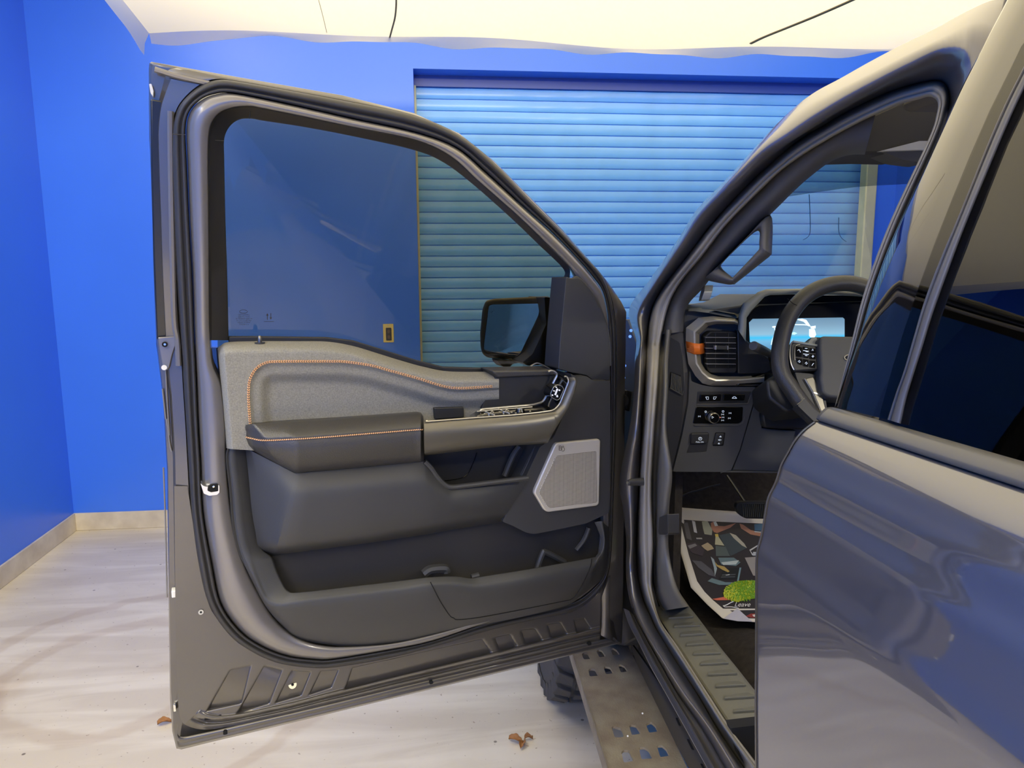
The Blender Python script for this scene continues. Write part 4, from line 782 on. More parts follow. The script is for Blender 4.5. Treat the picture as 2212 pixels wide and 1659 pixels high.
prism('headliner', [(.70, -1.0, 1.80), (2.0, -1.0, 1.80), (2.0, 1.10, 1.80), (.72, 1.10, 1.80)], (0, 0, .02), mat('headliner_grey', (96, 94, 94), rough=.9), truck, bevel=.01)
# A-pillar trim from the seal to the windscreen edge
pl = [(1430,722),(1444,661),(1472,608),(1519,551),(1572,483),(1645,409),(1690,367),(1742,330),(1800,295),(1846,270),(1891,248)]
pr = [(1478,716),(1484,663),(1519,622),(1562,567),(1620,507),(1685,443),(1712,416),(1745,386),(1790,352),(1830,336),(1868,334)]
a_, b_ = cr(pl, 6), cr(pr, 6)
PT = mat('pillar_trim', (76, 75, 75), rough=.6)
loft('pillar_trim', [SR(a_, .085), SR(lerp(a_, b_, .12), .084), SR(lerp(a_, b_, .6), .10), SR(lerp(a_, b_, .92), .13), SR(b_, .16), SR(b_, .24)], PT, truck, sharp=0)
def yslab(name, px, Y, th, mt, par, bevel=.002, **kw): return prism(name, [ony(x, y, Y) for x, y in px], (0, th, 0), mt, par, bevel, **kw)
yslab('header_trim', [(1796,330),(1846,266),(1891,244),(1948,218),(1985,208),(2014,203),(2032,214),(2030,250),(2012,300),(1998,334),(1917,332),(1813,335),(1797,343)], 1.22, .12, mat('header_black', (60, 60, 60), rough=.8), truck, bevel=.006)
tube('header_seam', [ony(x, y, 1.21) for x, y in cr([(1813,262),(1860,240),(1920,215),(1985,204)], 5)], .002, PT, truck, seg=6)
yslab('sun_visor', rc([(1902,326),(1986,304.5),(2010,304.5),(2004,324),(1995,323.5)], 1), 1.205, .012, mat('visor_grey', (190, 192, 192), rough=.8), truck, bevel=.001)
yslab('rear_view_mirror', rc([(1905,326),(2010,322),(2006,352),(1982,349.5),(1953,345.5),(1930,337)], 4), 1.215, .05, PT, truck, bevel=.006)
# grab handle on the pillar
HO = [(1664,464),(1667.6,540),(1664,552),(1650,564),(1592,610),(1584,614),(1568,614),(1521.5,603),(1535,590),(1560,566),(1610,515)]
HI = [(1640,500),(1640,525),(1640,536),(1634,545),(1586,596),(1583,599),(1578,596),(1560,580),(1559,568),(1572,556),(1622,508)]
HOc, HIc = cr(HO, 5, True), cr(HI, 5, True)
loft('grab_handle', [SR(HOc, .15), SR(lerp(HOc, HIc, .10), .115), SR(lerp(HOc, HIc, .5), .095), SR(lerp(HOc, HIc, .85), .10), SR(HIc, .12), SR(HIc, .16)], PT, truck, closed=True, sharp=0)
sslab('tweeter_grille', rc([(1517,617),(1523,616),(1521,630),(1515,648),(1509,651),(1511,640)], 2), .15, .17, mat('tweeter_silver', (170, 170, 160), rough=.4, metal=.5), truck, bevel=.001)
# windscreen
wn = np.array([0, math.sin(math.radians(25)), math.cos(math.radians(25))]); wp = np.array([.5, 2.28, 1.36])
on_w = lambda x, y, l=0: onp(x, y, wp+wn*l, wn)
ws = [on_w(x, y) for x, y in ((1470,672),(1523,606),(1620,500),(1712,408),(1790,345),(1830,325),(2010,322),(1990,400),(1930,500),(1890,600),(1880,690),(1700,690))]
wg = prism('windscreen', ws, wn*.004, glass('clear_glass', (.97, .99, .99), .2), truck, bevel=0, smooth=False)
tb = [on_w(x, y, -.003) for x, y in [(1700,425),(1760,416),(1812,408.5),(1850,404),(1890,401),(1960,397.6),(1985,396),(2010,322),(1830,322),(1790,342),(1740,384)]]
mk('tint_band', tb, [tuple(range(len(tb)))], glass('band_glass', (.40, .45, .47), .3), wg, smooth=False)
for px in ([(1748,420),(1750,470),(1750,500),(1745,512),(1735,518)], [(1812,470),(1812,500),(1818,514),(1828,522)]): tube('demist_line', [on_w(x, y, -.002) for x, y in cr(px, 5)], .0008, mat('faint_line', (60, 110, 170), rough=.6), wg, seg=4)
# ---- dashboard
YD = 1.66
dash = yslab('dashboard', [(1444,703),(1452,690),(1478,668),(1487,668),(1545,668),(1600,660),(1640,640),(1900,640),(1900,900),(1860,1020),(1690,1021),(1557,1020),(1454,1019.5),(1441,1018),(1434,1000),(1440,800)], YD+.03, .25, DSH, truck, bevel=.004, label='black dashboard with silver framed air vent and lit instrument screen')
# top pad, running forward to the windscreen
tpf = [(1482,690),(1486,672),(1500,672),(1530,676),(1590,688),(1640,660),(1900,650)]
tpb = [(1488,657),(1490,656),(1530,655),(1580,653),(1604,651),(1640,649),(1900,647)]
f_, g_ = lines(tpf, 8), lines(tpb, 8)
loft('dash_top_pad', [[ony(x, y, YD+.0) for x, y in f_], [ony(x, y, YD+.02) for x, y in lerp(f_, g_, .25)], [ony(x, y, 2.22) for x, y in g_]], DTP, dash, sharp=0)
loft('dash_top_insert', [[ony(x, y, YD-.004) for x, y in lines([(1533,675),(1545,671),(1588,679),(1594,690)], 5)], [ony(x, y, YD+.10) for x, y in lines([(1521,663),(1545,666),(1590,670),(1604,660)], 5)]], DSH, dash, sharp=0)
# left end cap and its small outlet
yslab('end_cap', rc([(1443,703),(1452,704),(1477,718),(1483,776),(1491,830),(1486,905),(1474,960),(1457,1019),(1440,1018),(1434,1000),(1440,800)], 4), YD, .04, mat('end_cap_grey', (84, 82, 78), rough=.6), dash, bevel=.004)
yslab('end_cap_panel', rc([(1446,728),(1468,740),(1474,768),(1479,840),(1470,940),(1453,1010),(1441,1012),(1440,900)], 4), YD-.006, .02, PLD, dash, bevel=.003)
yslab('side_demister', rc([(1449.5,803),(1471,811),(1473.5,852),(1446,839)], 2), YD-.009, .01, HOL, dash, bevel=.001)
for k in range(8):
    t = k/7; yslab('demister_slat', [(1451+t*18.5, 805+t*8), (1452+t*18.5, 805.5+t*8), (1450+t*22.5, 841+t*9.5), (1449+t*22.5, 840.5+t*9.5)], YD-.012, .006, mat('slat_grey', (110, 108, 102), rough=.5), dash, bevel=0)
tube('demister_rim', [ony(x, y, YD-.012) for x, y in rc([(1447,838),(1473.5,853),(1475,845)], 1)], .0016, DSH, dash, seg=6)
# air vent surround
v0 = [(1594,692.5),(1587,688),(1540,683),(1509,686),(1482,708),(1481,745),(1487,786),(1502,812),(1517,828),(1536,833.5),(1600,833),(1651,832)]
v1 = [(1594,697),(1587,693.5),(1545,691),(1522,694),(1498,716),(1499,750),(1503,786),(1516,806),(1530,818),(1546,823),(1600,822),(1651,817)]
v2 = [(1594,702),(1587,700),(1548,700),(1530,704),(1511,723),(1511,752),(1515,784),(1524,799),(1536,808),(1552,812.5),(1600,813),(1651,810)]
V_ = [lines(p, 5) for p in (v0, v1, v2)]
pj = lambda P, Y: [ony(x, y, Y) for x, y in P]
VS = mat('vent_silver', (196, 188, 166), rough=.3, metal=.35)
vs = loft('vent_surround', [pj(V_[0], YD+.02), pj(V_[0], YD-.008), pj(lerp(V_[0], V_[1], .85), YD-.024), pj(V_[1], YD-.027), pj(lerp(V_[1], V_[2], .3), YD-.026), pj(V_[2], YD+.005), pj(V_[2], YD+.02)], VS, dash, sharp=30, label='silver frame round the air vent')
ORG = mat('orange_accent', (240, 120, 36), rough=.38)
oa = [[(1481.5,737),(1499,741.5),(1511,742.5),(1521.5,741)], [(1482.5,748),(1499.5,753),(1511.5,753.5),(1522,752)], [(1484,759.5),(1500,765.5),(1512,765.5),(1522.5,763)]]
pro = [YD-.0095, YD-.0285, YD-.028, YD+.004]
loft('orange_accent', [[ony(p[0], p[1], Y) for p, Y in zip(r, pro)] for r in oa], ORG, dash, solid=.001, sharp=25, label='orange accent clip with a small flag motif')
FLG = mat('flag_line', (246, 160, 96), rough=.4)
for k in range(6):
    yy = 745+k*2.7; x0 = 1489.5 if k < 3 else 1484.5
    P = []
    for x in (x0, 1498.5):
        t = (x-1481.5)/(1499-1481.5); P.append(ony(x, yy+(x-1484)*.28-1, pro[0]+(pro[1]-pro[0])*t-.0008))
    tube('flag_line', P, .0005, FLG, dash, seg=4)
yslab('vent_bezel', rc([(1523,727),(1536,715.5),(1590,716.5),(1592.5,724),(1592.5,800),(1588,806),(1535,806),(1528,795)], 4), YD-.004, .03, PLD, dash, bevel=.003)
yslab('vent_cavity', rc([(1525,729),(1537,718.5),(1589,719),(1590.5,726),(1590.5,795),(1530,795)], 3), YD-.0055, .01, HOL, dash, bevel=0)
for k, y in enumerate((728.6,740.3,752,763.3,774.5,786)): yslab('vent_slat', [(1524+.4*k,y-.8),(1590,y-.2),(1590,y+1.6),(1524+.4*k,y+1.4)], YD-.012, .012, mat('slat_grey', (0,0,0)), dash, bevel=.0005)
for x in (1545, 1573): yslab('vent_vane', [(x,720),(x+1.2,720),(x+1.2,794),(x,794)], YD-.007, .004, PLD, dash, bevel=0)
yslab('vent_tab', rc([(1548,746.5),(1572,747.5),(1572,756),(1548,755.5)], 2), YD-.020, .012, PLD, dash, bevel=.0015)
yslab('vent_tab', rc([(1544,746.5),(1549,746.5),(1549,756),(1544,755.5)], 2), YD-.021, .012, SIL, dash, bevel=.0015); yslab('vent_tab', rc([(1571.5,747),(1574,747.5),(1574,755.5),(1571.5,756)], 1), YD-.021, .012, SIL, dash, bevel=.001)
yslab('vent_side_panel', [(1593,712),(1616,738),(1622,742),(1660,772),(1668,800),(1652,808),(1594,808)], YD-.002, .02, PLD, dash, bevel=.003)
yslab('gloss_strip', [(1600,823),(1651,808),(1652,831),(1590,833)], YD-.016, .02, MBK, dash, bevel=.003)
# cluster hood and screen
h0 = [(1594,712),(1596,680),(1604,656),(1637,631),(1655,624.6),(1734,623.5),(1800,625),(1866,630),(1905,640)]
h1 = [(1611,738),(1613,686),(1622,672),(1652,641),(1664,637),(1721,635),(1800,637),(1863,641),(1900,650)]
H0, H1 = lines(h0, 6), lines(h1, 6)
loft('cluster_hood', [pj(H0, YD+.10), pj(H0, YD-.01), pj(lerp(H0, H1, .35), YD-.028), pj(lerp(H0, H1, .8), YD-.026), pj(H1, YD-.015), pj(H1, YD+.12)], DTP, dash, sharp=0)
yslab('cluster_recess', [(1612,740),(1614,688),(1652,642),(1664,638),(1721,636),(1863,642),(1895,652),(1890,780),(1700,790),(1640,770)], YD+.025, .02, HOL, dash, bevel=0)
SM = bpy.data.materials.new('lit_screen'); SM.use_nodes = True; nt = SM.node_tree; b = nt.nodes['Principled BSDF']; b.inputs['Base Color'].default_value = (.01, .01, .01, 1); b.inputs['Roughness'].default_value = .3
tc = nt.nodes.new('ShaderNodeTexCoord'); sx = nt.nodes.new('ShaderNodeSeparateXYZ'); nt.links.new(tc.outputs['Generated'], sx.inputs[0])
rp = nt.nodes.new('ShaderNodeValToRGB'); e = rp.color_ramp.elements; e[0].position = 0; e[0].color = (*lin((96,150,196)), 1); e[1].position = 1; e[1].color = (*lin((112,150,178)), 1)
for p, c in ((.28, (120,190,232)), (.385, (70,200,250)), (.40, (70,200,250)), (.50, (150,196,222)), (.8, (128,164,190))): q = e.new(p); q.color = (*lin(c), 1)
nt.links.new(sx.outputs['Z'], rp.inputs[0]); nt.links.new(rp.outputs[0], b.inputs['Emission Color']); b.inputs['Emission Strength'].default_value = 1.0
YSn = YD+.022
yslab('instrument_screen', [(1619,697),(1627,689),(1821,686),(1824.5,689.5),(1824.5,752),(1665,756),(1621,739)], YSn, .003, SM, dash, bevel=0, smooth=False, label='lit blue instrument screen showing a white vehicle outline')
SG = mat('screen_white', (255, 255, 255), emit=(215, 245, 255), es=1.15)
def sline(px, w=.0011): tube('screen_graphic', [ony(x, y, YSn-.0012) for x, y in px], w, SG, dash, seg=4)
def sfill(px, m=None): yslab('screen_graphic', px, YSn-.001, .0005, m or SG, dash, bevel=0, smooth=False)
sfill([(1719,690),(1733,688.5),(1742,691),(1752,706),(1745,704),(1736,695),(1726,692)])
sline([(1702,701),(1735,701.5),(1748,702.5)], .0012); sline([(1669,706),(1672,705),(1675,717),(1668,735),(1666,745)]); sfill([(1668,705),(1675,704),(1676,707),(1669,708)])
sfill([(1752,705),(1762,703.5),(1762,709),(1757,711),(1751,710)]); sfill([(1748,711),(1760,711.5),(1763,723),(1759,729),(1752,729),(1748,726)]); sfill([(1708,719),(1716,717.5),(1722,720),(1716,723),(1708,722)], mat('screen_glow', (255,255,255), emit=(140,230,255), es=1.6))
# lower dash
yslab('knee_panel', [(1633,836),(1652,836),(1648,870),(1646,925),(1690,930),(1720,930),(1700,1000),(1690,1020),(1581,1016),(1599,972),(1631,863)], YD-.004, .04, DSH, dash, bevel=.003)
tube('panel_seam', [ony(x, y, YD-.006) for x, y in ((1632,836),(1631,863),(1599,972),(1581,1016))], .0012, HOL, dash, seg=5)
lo_ = rc([(1490,800),(1494,824),(1517,832),(1540,836),(1632,836),(1629,863),(1598,972),(1579,1016),(1557,1019.5),(1454,1019),(1474,940),(1487,870)], 4)
yslab('switch_fascia', lo_, YD-.012, .05, DSH, dash, bevel=.004)
tube('fascia_lip', [ony(x, y, YD-.008) for x, y in ((1556,1021),(1562,1018.5),(1600,1019),(1690,1020.5))], .0022, mat('end_cap_grey', (0,0,0)), dash, seg=6)
def ysl(name, px, d, m, bev=.0015, r=2): return yslab(name, rc(px, r), YD-.012-d, .006, m, dash, bevel=bev)
ysl('switch_recess', [(1506,845),(1624,845),(1615,872.5),(1504,874)], .0005, PLD, .002, 3)
tube('recess_lip', [ony(x, y, YD-.0145) for x, y in ((1505,873.5),(1560,873),(1615,872),(1622,853))], .0016, mat('end_cap_grey', (0,0,0)), dash, seg=6)
ysl('switch_button', [(1513,852),(1559,852),(1557,866),(1511,867)], .004, MBK); ysl('switch_button', [(1562.5,851.5),(1610,851.5),(1608,865),(1562,865.5)], .004, MBK)
IC = mat('icon_white', (225, 232, 240), emit=(215, 228, 245), es=.55)
def icon(px, w=.0006, d=.0055, closed=True):
    P = [ony(x, y, YD-.012-d) for x, y in px]; tube('switch_icon', P+[P[0]] if closed else P, w, IC, dash, seg=4)
icon([(1524.5,857.5),(1530.5,857.5),(1530.5,862.5),(1527,863)]); icon([(1541.5,862.5),(1541.5,857.5),(1548,857.5),(1545,862)]); icon([(1581.5,860.5),(1583,858.5),(1585,857),(1588,857),(1590,858.8),(1591.5,860.5)])
ysl('lamp_switch_panel', [(1503,878.5),(1606,878.5),(1604,910),(1596,915.5),(1496,915.5)], .001, MBK, .002, 4)
tube('recess_lip', [ony(x, y, YD-.0145) for x, y in ((1500,919),(1595,918.5),(1605,913),(1608,900))], .0016, mat('end_cap_grey', (0,0,0)), dash, seg=6)
kc = ony(1539.6, 901.6, YD-.016); circ = lambda c, r, n=28, dy=0: [c+np.array([r*math.cos(a), dy, r*math.sin(a)]) for a in np.linspace(0, 2*math.pi, n+1)[:-1]]
rk = 11.8*1.72/1550
loft('lamp_knob', [circ(kc, rk), circ(kc, rk, dy=-.010), circ(kc, rk*.86, dy=-.012)], SIL, dash, closed=True, sharp=30, label='round knob with a silver rim'); prism('lamp_knob', circ(kc+np.array([0, -.0115, 0]), rk*.88), (0, .008, 0), MBK, dash, bevel=.001)
for c, w in (((1562,888.8),2), ((1524.4,889.5),1.8)): tube('switch_icon', [ony(c[0]+w*math.cos(a), c[1]+w*math.sin(a), YD-.0155) for a in np.linspace(0, 2*math.pi, 13)], .0005, IC, dash, seg=4)
for x, y in ((1561,895.3),(1561.5,901.6),(1561,908),(1577,892.5),(1575.5,903.5),(1510.7,899.5)): icon([(x-2.4,y+1.6),(x-2,y-1.4),(x+.2,y+.6),(x+2.2,y-1.6),(x+2.4,y+1.5)], .0005, .0035, False)
icon([(1538,899.5),(1542,901.6),(1538,904)], .0005, .0245)
tube('indicator', [ony(1555.3,901.8,YD-.0152), ony(1556.3,901.8,YD-.0152)], .0010, mat('red_lamp', (255,150,120), emit=(255,140,110), es=1.5), dash, seg=6)
ysl('brake_recess', [(1489,959),(1530,957),(1527,976),(1482,979)], .0004, PLD, .002, 3)
ysl('brake_switch', [(1493,935.5),(1533,934.7),(1530.5,958.5),(1491,960)], .008, PLD, .003, 4)
pc = (1512.5, 948)
yj = lambda x, y: ony(x, y, YD-.0203)
tube('switch_icon', [yj(pc[0]+3.6*math.cos(a), pc[1]-.4+3.2*math.sin(a)) for a in np.linspace(0, 2*math.pi, 19)], .0005, IC, dash, seg=4)
text('switch_text', 'P', pc[0], pc[1]-.3, 0, 3.6, IC, dash, yj); text('switch_text', 'PULL ON', 1511.6, 955, 0, 2.9, IC, dash, yj)
ysl('dimmer_recess', [(1545,934),(1567.5,934),(1563,963.5),(1539,963.5)], .0005, HOL, .001, 3); ysl('dimmer_switch', [(1547,936),(1565.5,936),(1561.5,961.5),(1541,961.5)], .006, PLD, .003, 3)
for x, y in ((1556.5,943),(1553,958)): icon([(x-2,y+1),(x,y-1.4),(x+2,y+1)], .0006, .0125)
icon([(1551.5,950.5),(1555,949),(1558.5,950.5),(1555,952)], .0005, .0125)
# indicator stalk
s0, s1 = ony(1627, 747, YD-.10), ony(1672, 768, YD-.02); sv = (s1-s0)/np.linalg.norm(s1-s0)
tube('indicator_stalk', [s0, s0+sv*.003, s0+(s1-s0)*.5, s1], [.0100, .0112, .0105, .008], DSH, dash, seg=20)
text('stalk_mark', '-20', 1653, 759, 0, 3.2, mat('mark_grey', (150,150,145)), dash, lambda x, y: ony(x, y, YD-.074), rot=18)
# ---- steering wheel on its tilted plane
sc_ = CAM+ray(1838, 772)*1.60; tl = math.radians(24)
wN = np.array([-.06, -math.cos(tl), math.sin(tl)]); wN /= np.linalg.norm(wN); wX = np.cross(wN, [0, 0, 1.]); wX /= -np.linalg.norm(wX); wX = wX if wX[0] > 0 else -wX; wY = np.cross(wX, wN); wY = wY if wY[2] > 0 else -wY
def WP(x, y, h=0.): return onp(x, y, sc_+wN*h, wN)
rimc = [(1684,782),(1687,740),(1700,694),(1722,658),(1752,632),(1787,617),(1825,612),(1862,618),(1898,636),(1930,668),(1952,712),(1962,765),(1958,815),(1942,862),(1914,900),(1876,925),(1836,934),(1797,926),(1762,905),(1732,872),(1708,838),(1691,812)]
RC = [WP(x, y) for x, y in cr(rimc, 5, True)]
sw_ = tube('steering_wheel', RC, .0185, LEA, truck, seg=18, closed=True, up=wN, sharp=0, label='black leather steering wheel with silver spokes and thumb buttons')
def wslab(name, px, h0, h1, m, r=3, bev=.003, **kw): return prism(name, [WP(x, y, h1) for x, y in rc(px, r)], wN*(h0-h1), m, sw_, bevel=bev, **kw)
wslab('horn_pad', [(1771,730),(1778,725),(1843,726),(1900,728),(1912,740),(1908,800),(1896,845),(1860,862),(1812,860),(1789,857),(1777,849),(1771,817),(1773,800),(1770,750)], -.03, .018, DSH, 5, .012, bseg=4)
wslab('switch_pod', [(1707,744),(1713,737.5),(1765,746),(1771,752),(1771,799),(1716,803),(1708,784)], -.03, .004, PLD, 4, .004)
tube('pod_trim', [WP(x, y, .005) for x, y in cr([(1712,738),(1708,745),(1706.5,765),(1709,785),(1715,799)], 5)], .0016, SIL, sw_, seg=6); tube('pod_trim', [WP(x, y, .005) for x, y in ((1713,738),(1740,742.5),(1765,746.5),(1770,745),(1771,735))], .0026, DTP, sw_, seg=6)
BTN = [(1720,747,1733,750,1733,771,1718,769), (1735,748,1747,750,1747,773,1735,771.5), (1749,751,1762,753,1762,763,1749,761.5), (1749,764,1762,765,1762,776,1749,774.5), (1719,773,1733,775,1733,788,1724,785), (1735,775,1747,777,1747,792,1735,790), (1749,778,1762,779,1762,795,1749,793)]
for q in BTN: wslab('thumb_button', list(zip(q[::2], q[1::2])), -.01, .0065, MBK, 1.5, .001)
def wic(px, w=.0007): tube('button_icon', [WP(x, y, .0072) for x, y in px], w, IC, sw_, seg=4)
tube('button_rim', [WP(x, y, .0068) for x, y in cr([(1728,744.5),(1721,746),(1717.5,751),(1717,771),(1717.5,778)], 5)], .0009, SIL, sw_, seg=5)
for px in ([(1723,757),(1726,755),(1728,758),(1729,761)], [(1739,752.5),(1744,752.8)], [(1740,759),(1745,760)], [(1739,768),(1744,768.5)], [(1754,757.5),(1755.5,754),(1757,757.5)], [(1753.5,770),(1758.5,769.5)], [(1756,767),(1756,772.5)], [(1724,781),(1727,778.5),(1729,781.5),(1726,783)], [(1739,785),(1742,782),(1744,785),(1741,787)], [(1754,790),(1756,786),(1758,785)], [(1735,757),(1747,759)], [(1735,764.5),(1747,766)]): wic(px)
wslab('lower_spoke', [(1716,803),(1750,806),(1772,812),(1784,855),(1790,900),(1762,905),(1740,862),(1722,822)], -.035, -.004, PLD, 3, .004)
wslab('spoke_insert', [(1739,818),(1757,813.5),(1775,848),(1786,890),(1775,892),(1756,846)], -.01, .001, GRA, 3, .002)
wslab('spoke_insert', [(1757,846.5),(1774,850.5),(1775.5,855),(1759,850)], -.01, .0025, SIL, 1, .001)
tube('spoke_edge', [WP(x, y, .001) for x, y in ((1738,818),(1755,847),(1774,893))], .0012, SIL, sw_, seg=6)
ebc = (1845, 772.5); tube('wheel_emblem', [WP(ebc[0]+21*math.cos(a), ebc[1]+7.6*math.sin(a), .0195) for a in np.linspace(0, 2*math.pi, 41)], .0014, SIL, sw_, seg=6)
prism('wheel_emblem', [WP(ebc[0]+20*math.cos(a), ebc[1]+7*math.sin(a), .0193) for a in np.linspace(0, 2*math.pi, 33)[:-1]], wN*-.002, mat('emblem_dark', (22, 24, 34), rough=.2), sw_, bevel=0)
for px, w in (([(1701,645),(1712,655),(1722,660)], .0009), ([(1722,874),(1730,868),(1738,860)], .0012)): tube('rim_seam', [WP(x, y, .0178) for x, y in px], w, HOL if w < .001 else SIL, sw_, seg=5)
wslab('lower_rim_cover', [(1723,876),(1738,860),(1760,885),(1790,905),(1800,935),(1762,914)], -.012, .0185, PLA, 3, .004)
wslab('column_shroud', [(1748,731),(1756,727),(1768,727),(1900,730),(1900,850),(1800,880),(1700,890),(1660,860),(1655,820),(1690,800)], -.16, -.06, PLD, 8, .01); wslab('column_top', [(1745,742),(1752,731),(1764,727),(1766,745)], -.05, -.005, DTP, 2, .002)
yslab('column_surround', [(1655,838),(1672,810),(1760,820),(1760,930),(1650,925),(1646,900)], YD-.02, .05, PLD, dash, bevel=.006)
# ---- footwell: kick panel, sill plate, carpet edge, pedal
k0 = [(1430,712),(1424,780),(1421,843),(1414,930),(1409,1020),(1409,1101),(1412,1170),(1412,1240),(1416,1280),(1424,1305),(1434,1320)]
k1 = [(1438,712),(1434,780),(1433,843),(1428,930),(1420,1020),(1418,1101),(1416,1170),(1416,1240),(1419,1280),(1428,1303),(1440,1318)]
k2 = [(1450,712),(1444,780),(1443,843),(1440,930),(1452,1020),(1447,1080),(1445,1110),(1444,1180),(1453,1235),(1466,1275),(1489,1310)]
ks = [cr(p, 6) for p in (k0, k1, k2)]
loft('kick_panel', [SR(ks[0], .085), SR(lerp(ks[0], ks[1], .5), .10), SR(ks[1], .082), SR(lerp(ks[1], ks[2], .3), .074), SR(lerp(ks[1], ks[2], .7), .078), SR(lerp(ks[1], ks[2], .94), .085), SR(ks[2], .10), SR(ks[2], .16)], mat('kick_plastic', (84, 82, 77), rough=.42, bump=.2, bscale=1100), truck, sharp=0)
sslab('bonnet_release', rc([(1424,1117),(1442,1110),(1443,1153),(1440,1156),(1424,1155),(1421.5,1150)], 2), .068, .09, PLD, truck, bevel=.002)
SPL = mat('sill_plastic', (104, 103, 93), rough=.5, bump=.25, bscale=900, var=.2, vscale=14)
s0 = [(1411,1310),(1425,1336),(1436,1352.6),(1466,1399),(1492,1440),(1531,1498),(1579.5,1573)]
s1 = [(1489,1310.6),(1500,1324),(1514,1342),(1556,1398),(1590,1440),(1631,1492),(1690,1565)]
SA, SB = cr(s0, 8), cr(s1, 8)
ZP = SD(1579.5, 1573, .09)[2]
sp_ = loft('sill_plate', [SR(SA, .10)+np.array([0, 0, -.012]), SR(SA, .085), SR(lerp(SA, SB, .06), .088)]+[[SD(*q0, .085)+np.array([0, 0, .006]) if False else onz(*q, SD(*q0, .085)[2]+.003) for q, q0 in zip(lerp(SA, SB, t), SA)] for t in (.12, .5, .92)]+[[onz(*q, SD(*q0, .085)[2]-.004) for q, q0 in zip(SB, SA)], [onz(*q, SD(*q0, .085)[2]-.05)+np.array([0, 0, 0]) for q, q0 in zip(SB, SA)]], SPL, truck, sharp=40)
BSP = bvh(sp_)
RB = [((1444,1338.5),(1509,1335)), ((1456.5,1357),(1523,1354)), ((1469.5,1376.5),(1537,1372)), ((1483,1397),(1553,1392)), ((1497.5,1417),(1569,1414)), ((1513,1439),(1586,1435)), ((1529,1461.5),(1605,1458)), ((1546,1487),(1624,1483)), ((1565,1513),(1645,1508)), ((1584,1542),(1660,1536))]
for a, b__ in RB:
    P = [hit(BSP, *(np.array(a)+(np.array(b__)-a)*t), 0) for t in np.linspace(0, 1, 7)]; P = [p+np.array([0, 0, .0006]) for p in P if p is not None]
    Q = []
    for t, k in ((.06, .80), (.35, 1.0), (.7, 1.0), (.95, .7)):
        h_ = (b__[0]-a[0])*.17*k; q = np.array(a)+(np.array(b__)-a)*t-np.array([h_*.35, h_]); z = hit(BSP, q[0], q[1], 0)
        if z is not None: Q.append(z+np.array([0, 0, .0003]))
    if len(P) >= 3 and len(Q) >= 2:
        poly = [p+np.array([0, 0, .0042]) for p in P]; V = poly+Q[::-1]+[p for p in P]; n_ = len(poly); F = [tuple(range(n_+len(Q)))]
        F += [(i, i+1, n_+len(Q)+i+1, n_+len(Q)+i) for i in range(n_-1)]
        mk('sill_rib', V, F, SPL, sp_, smooth=False, bevel=.0012)
yslab('carpet_gap', [(1579,1573),(1690,1560),(1690,1700),(1640,1690),(1600,1640)], .93, .02, HOL, truck, bevel=0)
cg = cr([(1582,1580,.10),(1592,1600,.10),(1612,1630,.11),(1640,1655,.12)], 6); ch = cr([(1606,1574,.14),(1625,1590,.15),(1650,1615,.16),(1690,1640,.17)], 6)
loft('sill_trim_corner', [[SD(*p) for p in cg], [SD(p[0], p[1], p[2]-.03) for p in lerp(cg, ch, .4)], [SD(*p) for p in ch]], SPL, truck, sharp=0)
# carpet hump along the sill
c0_ = [(1440,1140),(1450,1190),(1462,1245),(1478,1285),(1500,1322),(1556,1396),(1631,1490),(1690,1560)]
c1_ = [(1458,1100),(1466,1160),(1486,1240),(1512,1290),(1560,1345),(1630,1360),(1700,1390),(1760,1420)]
ca_, cb_ = cr(c0_, 5), cr(c1_, 5)
loft('carpet', [[onx(x, y, .655)+ZA*-.01 for x, y in ca_], [onx(x, y, .70) for x, y in lerp(ca_, cb_, .5)], [onx(x, y, .76) for x, y in cb_]], mat('cabin_carpet', (0, 0, 0)), truck, sharp=0)
pd = rc([(1590,1098),(1592,1089),(1598,1085),(1664,1085),(1680,1090),(1680,1118),(1660,1122),(1612,1121),(1600,1115),(1592,1107)], 4)
pdl = yslab('brake_pedal', pd, 1.86, .02, mat('pedal_rubber', (30, 31, 32), rough=.55), truck, bevel=.004)
for k in range(17):
    x = 1604+k*4.2; yslab('pedal_rib', [(x,1090),(x+1.5,1090),(x+3.6,1117),(x+2,1117)], 1.857, .004, mat('pedal_rib_grey', (72, 70, 62), rough=.5), pdl, bevel=0)
tube('pedal_arm', [ony(1571, 1028, 2.02), ony(1590, 1056, 1.96), ony(1610, 1086, 1.885)], .004, mat('pedal_steel', (92, 92, 90), rough=.4, metal=.5), pdl, seg=8)
tube('floor_cable', [ony(x, y, 2.25) for x, y in cr([(1448,1082),(1490,1064),(1505,1060),(1530,1052),(1556,1046)], 4)], .003, mat('cable_grey', (70, 70, 72)), truck, seg=6)
# ============================================================ THE PAPER FLOOR MAT
p0_ = np.array([.75, 1.62, .70]); pn = np.array([0, -.34, 1.]); pn /= np.linalg.norm(pn)
MP = lambda x, y, l=0.: onp(x, y, p0_+pn*l, pn)
PAP = mat('white_paper', (232, 226, 212), rough=.7, bump=.15, bscale=30)
pm = empty('paper_floor_mat', MP(1560, 1230), 'white bordered printed paper mat lying in the driver footwell, one corner folded', 'floor mat')
mo_ = [(1451.7,1092.7),(1476.6,1097),(1530,1101),(1590,1105),(1660,1108),(1760,1112),(1760,1345),(1660,1346),(1594,1341),(1560,1335),(1528,1306),(1492.4,1269),(1483,1237),(1472,1200),(1460.8,1158)]
oc = lines(mo_, 3, True); cen = np.mean(oc, 0)
def mw(x, y): return .004+.012*max(0, (1121-y)/28)**1.5
V = [MP(x, y, mw(x, y)) for x, y in oc]+[MP(*cen, .003)]
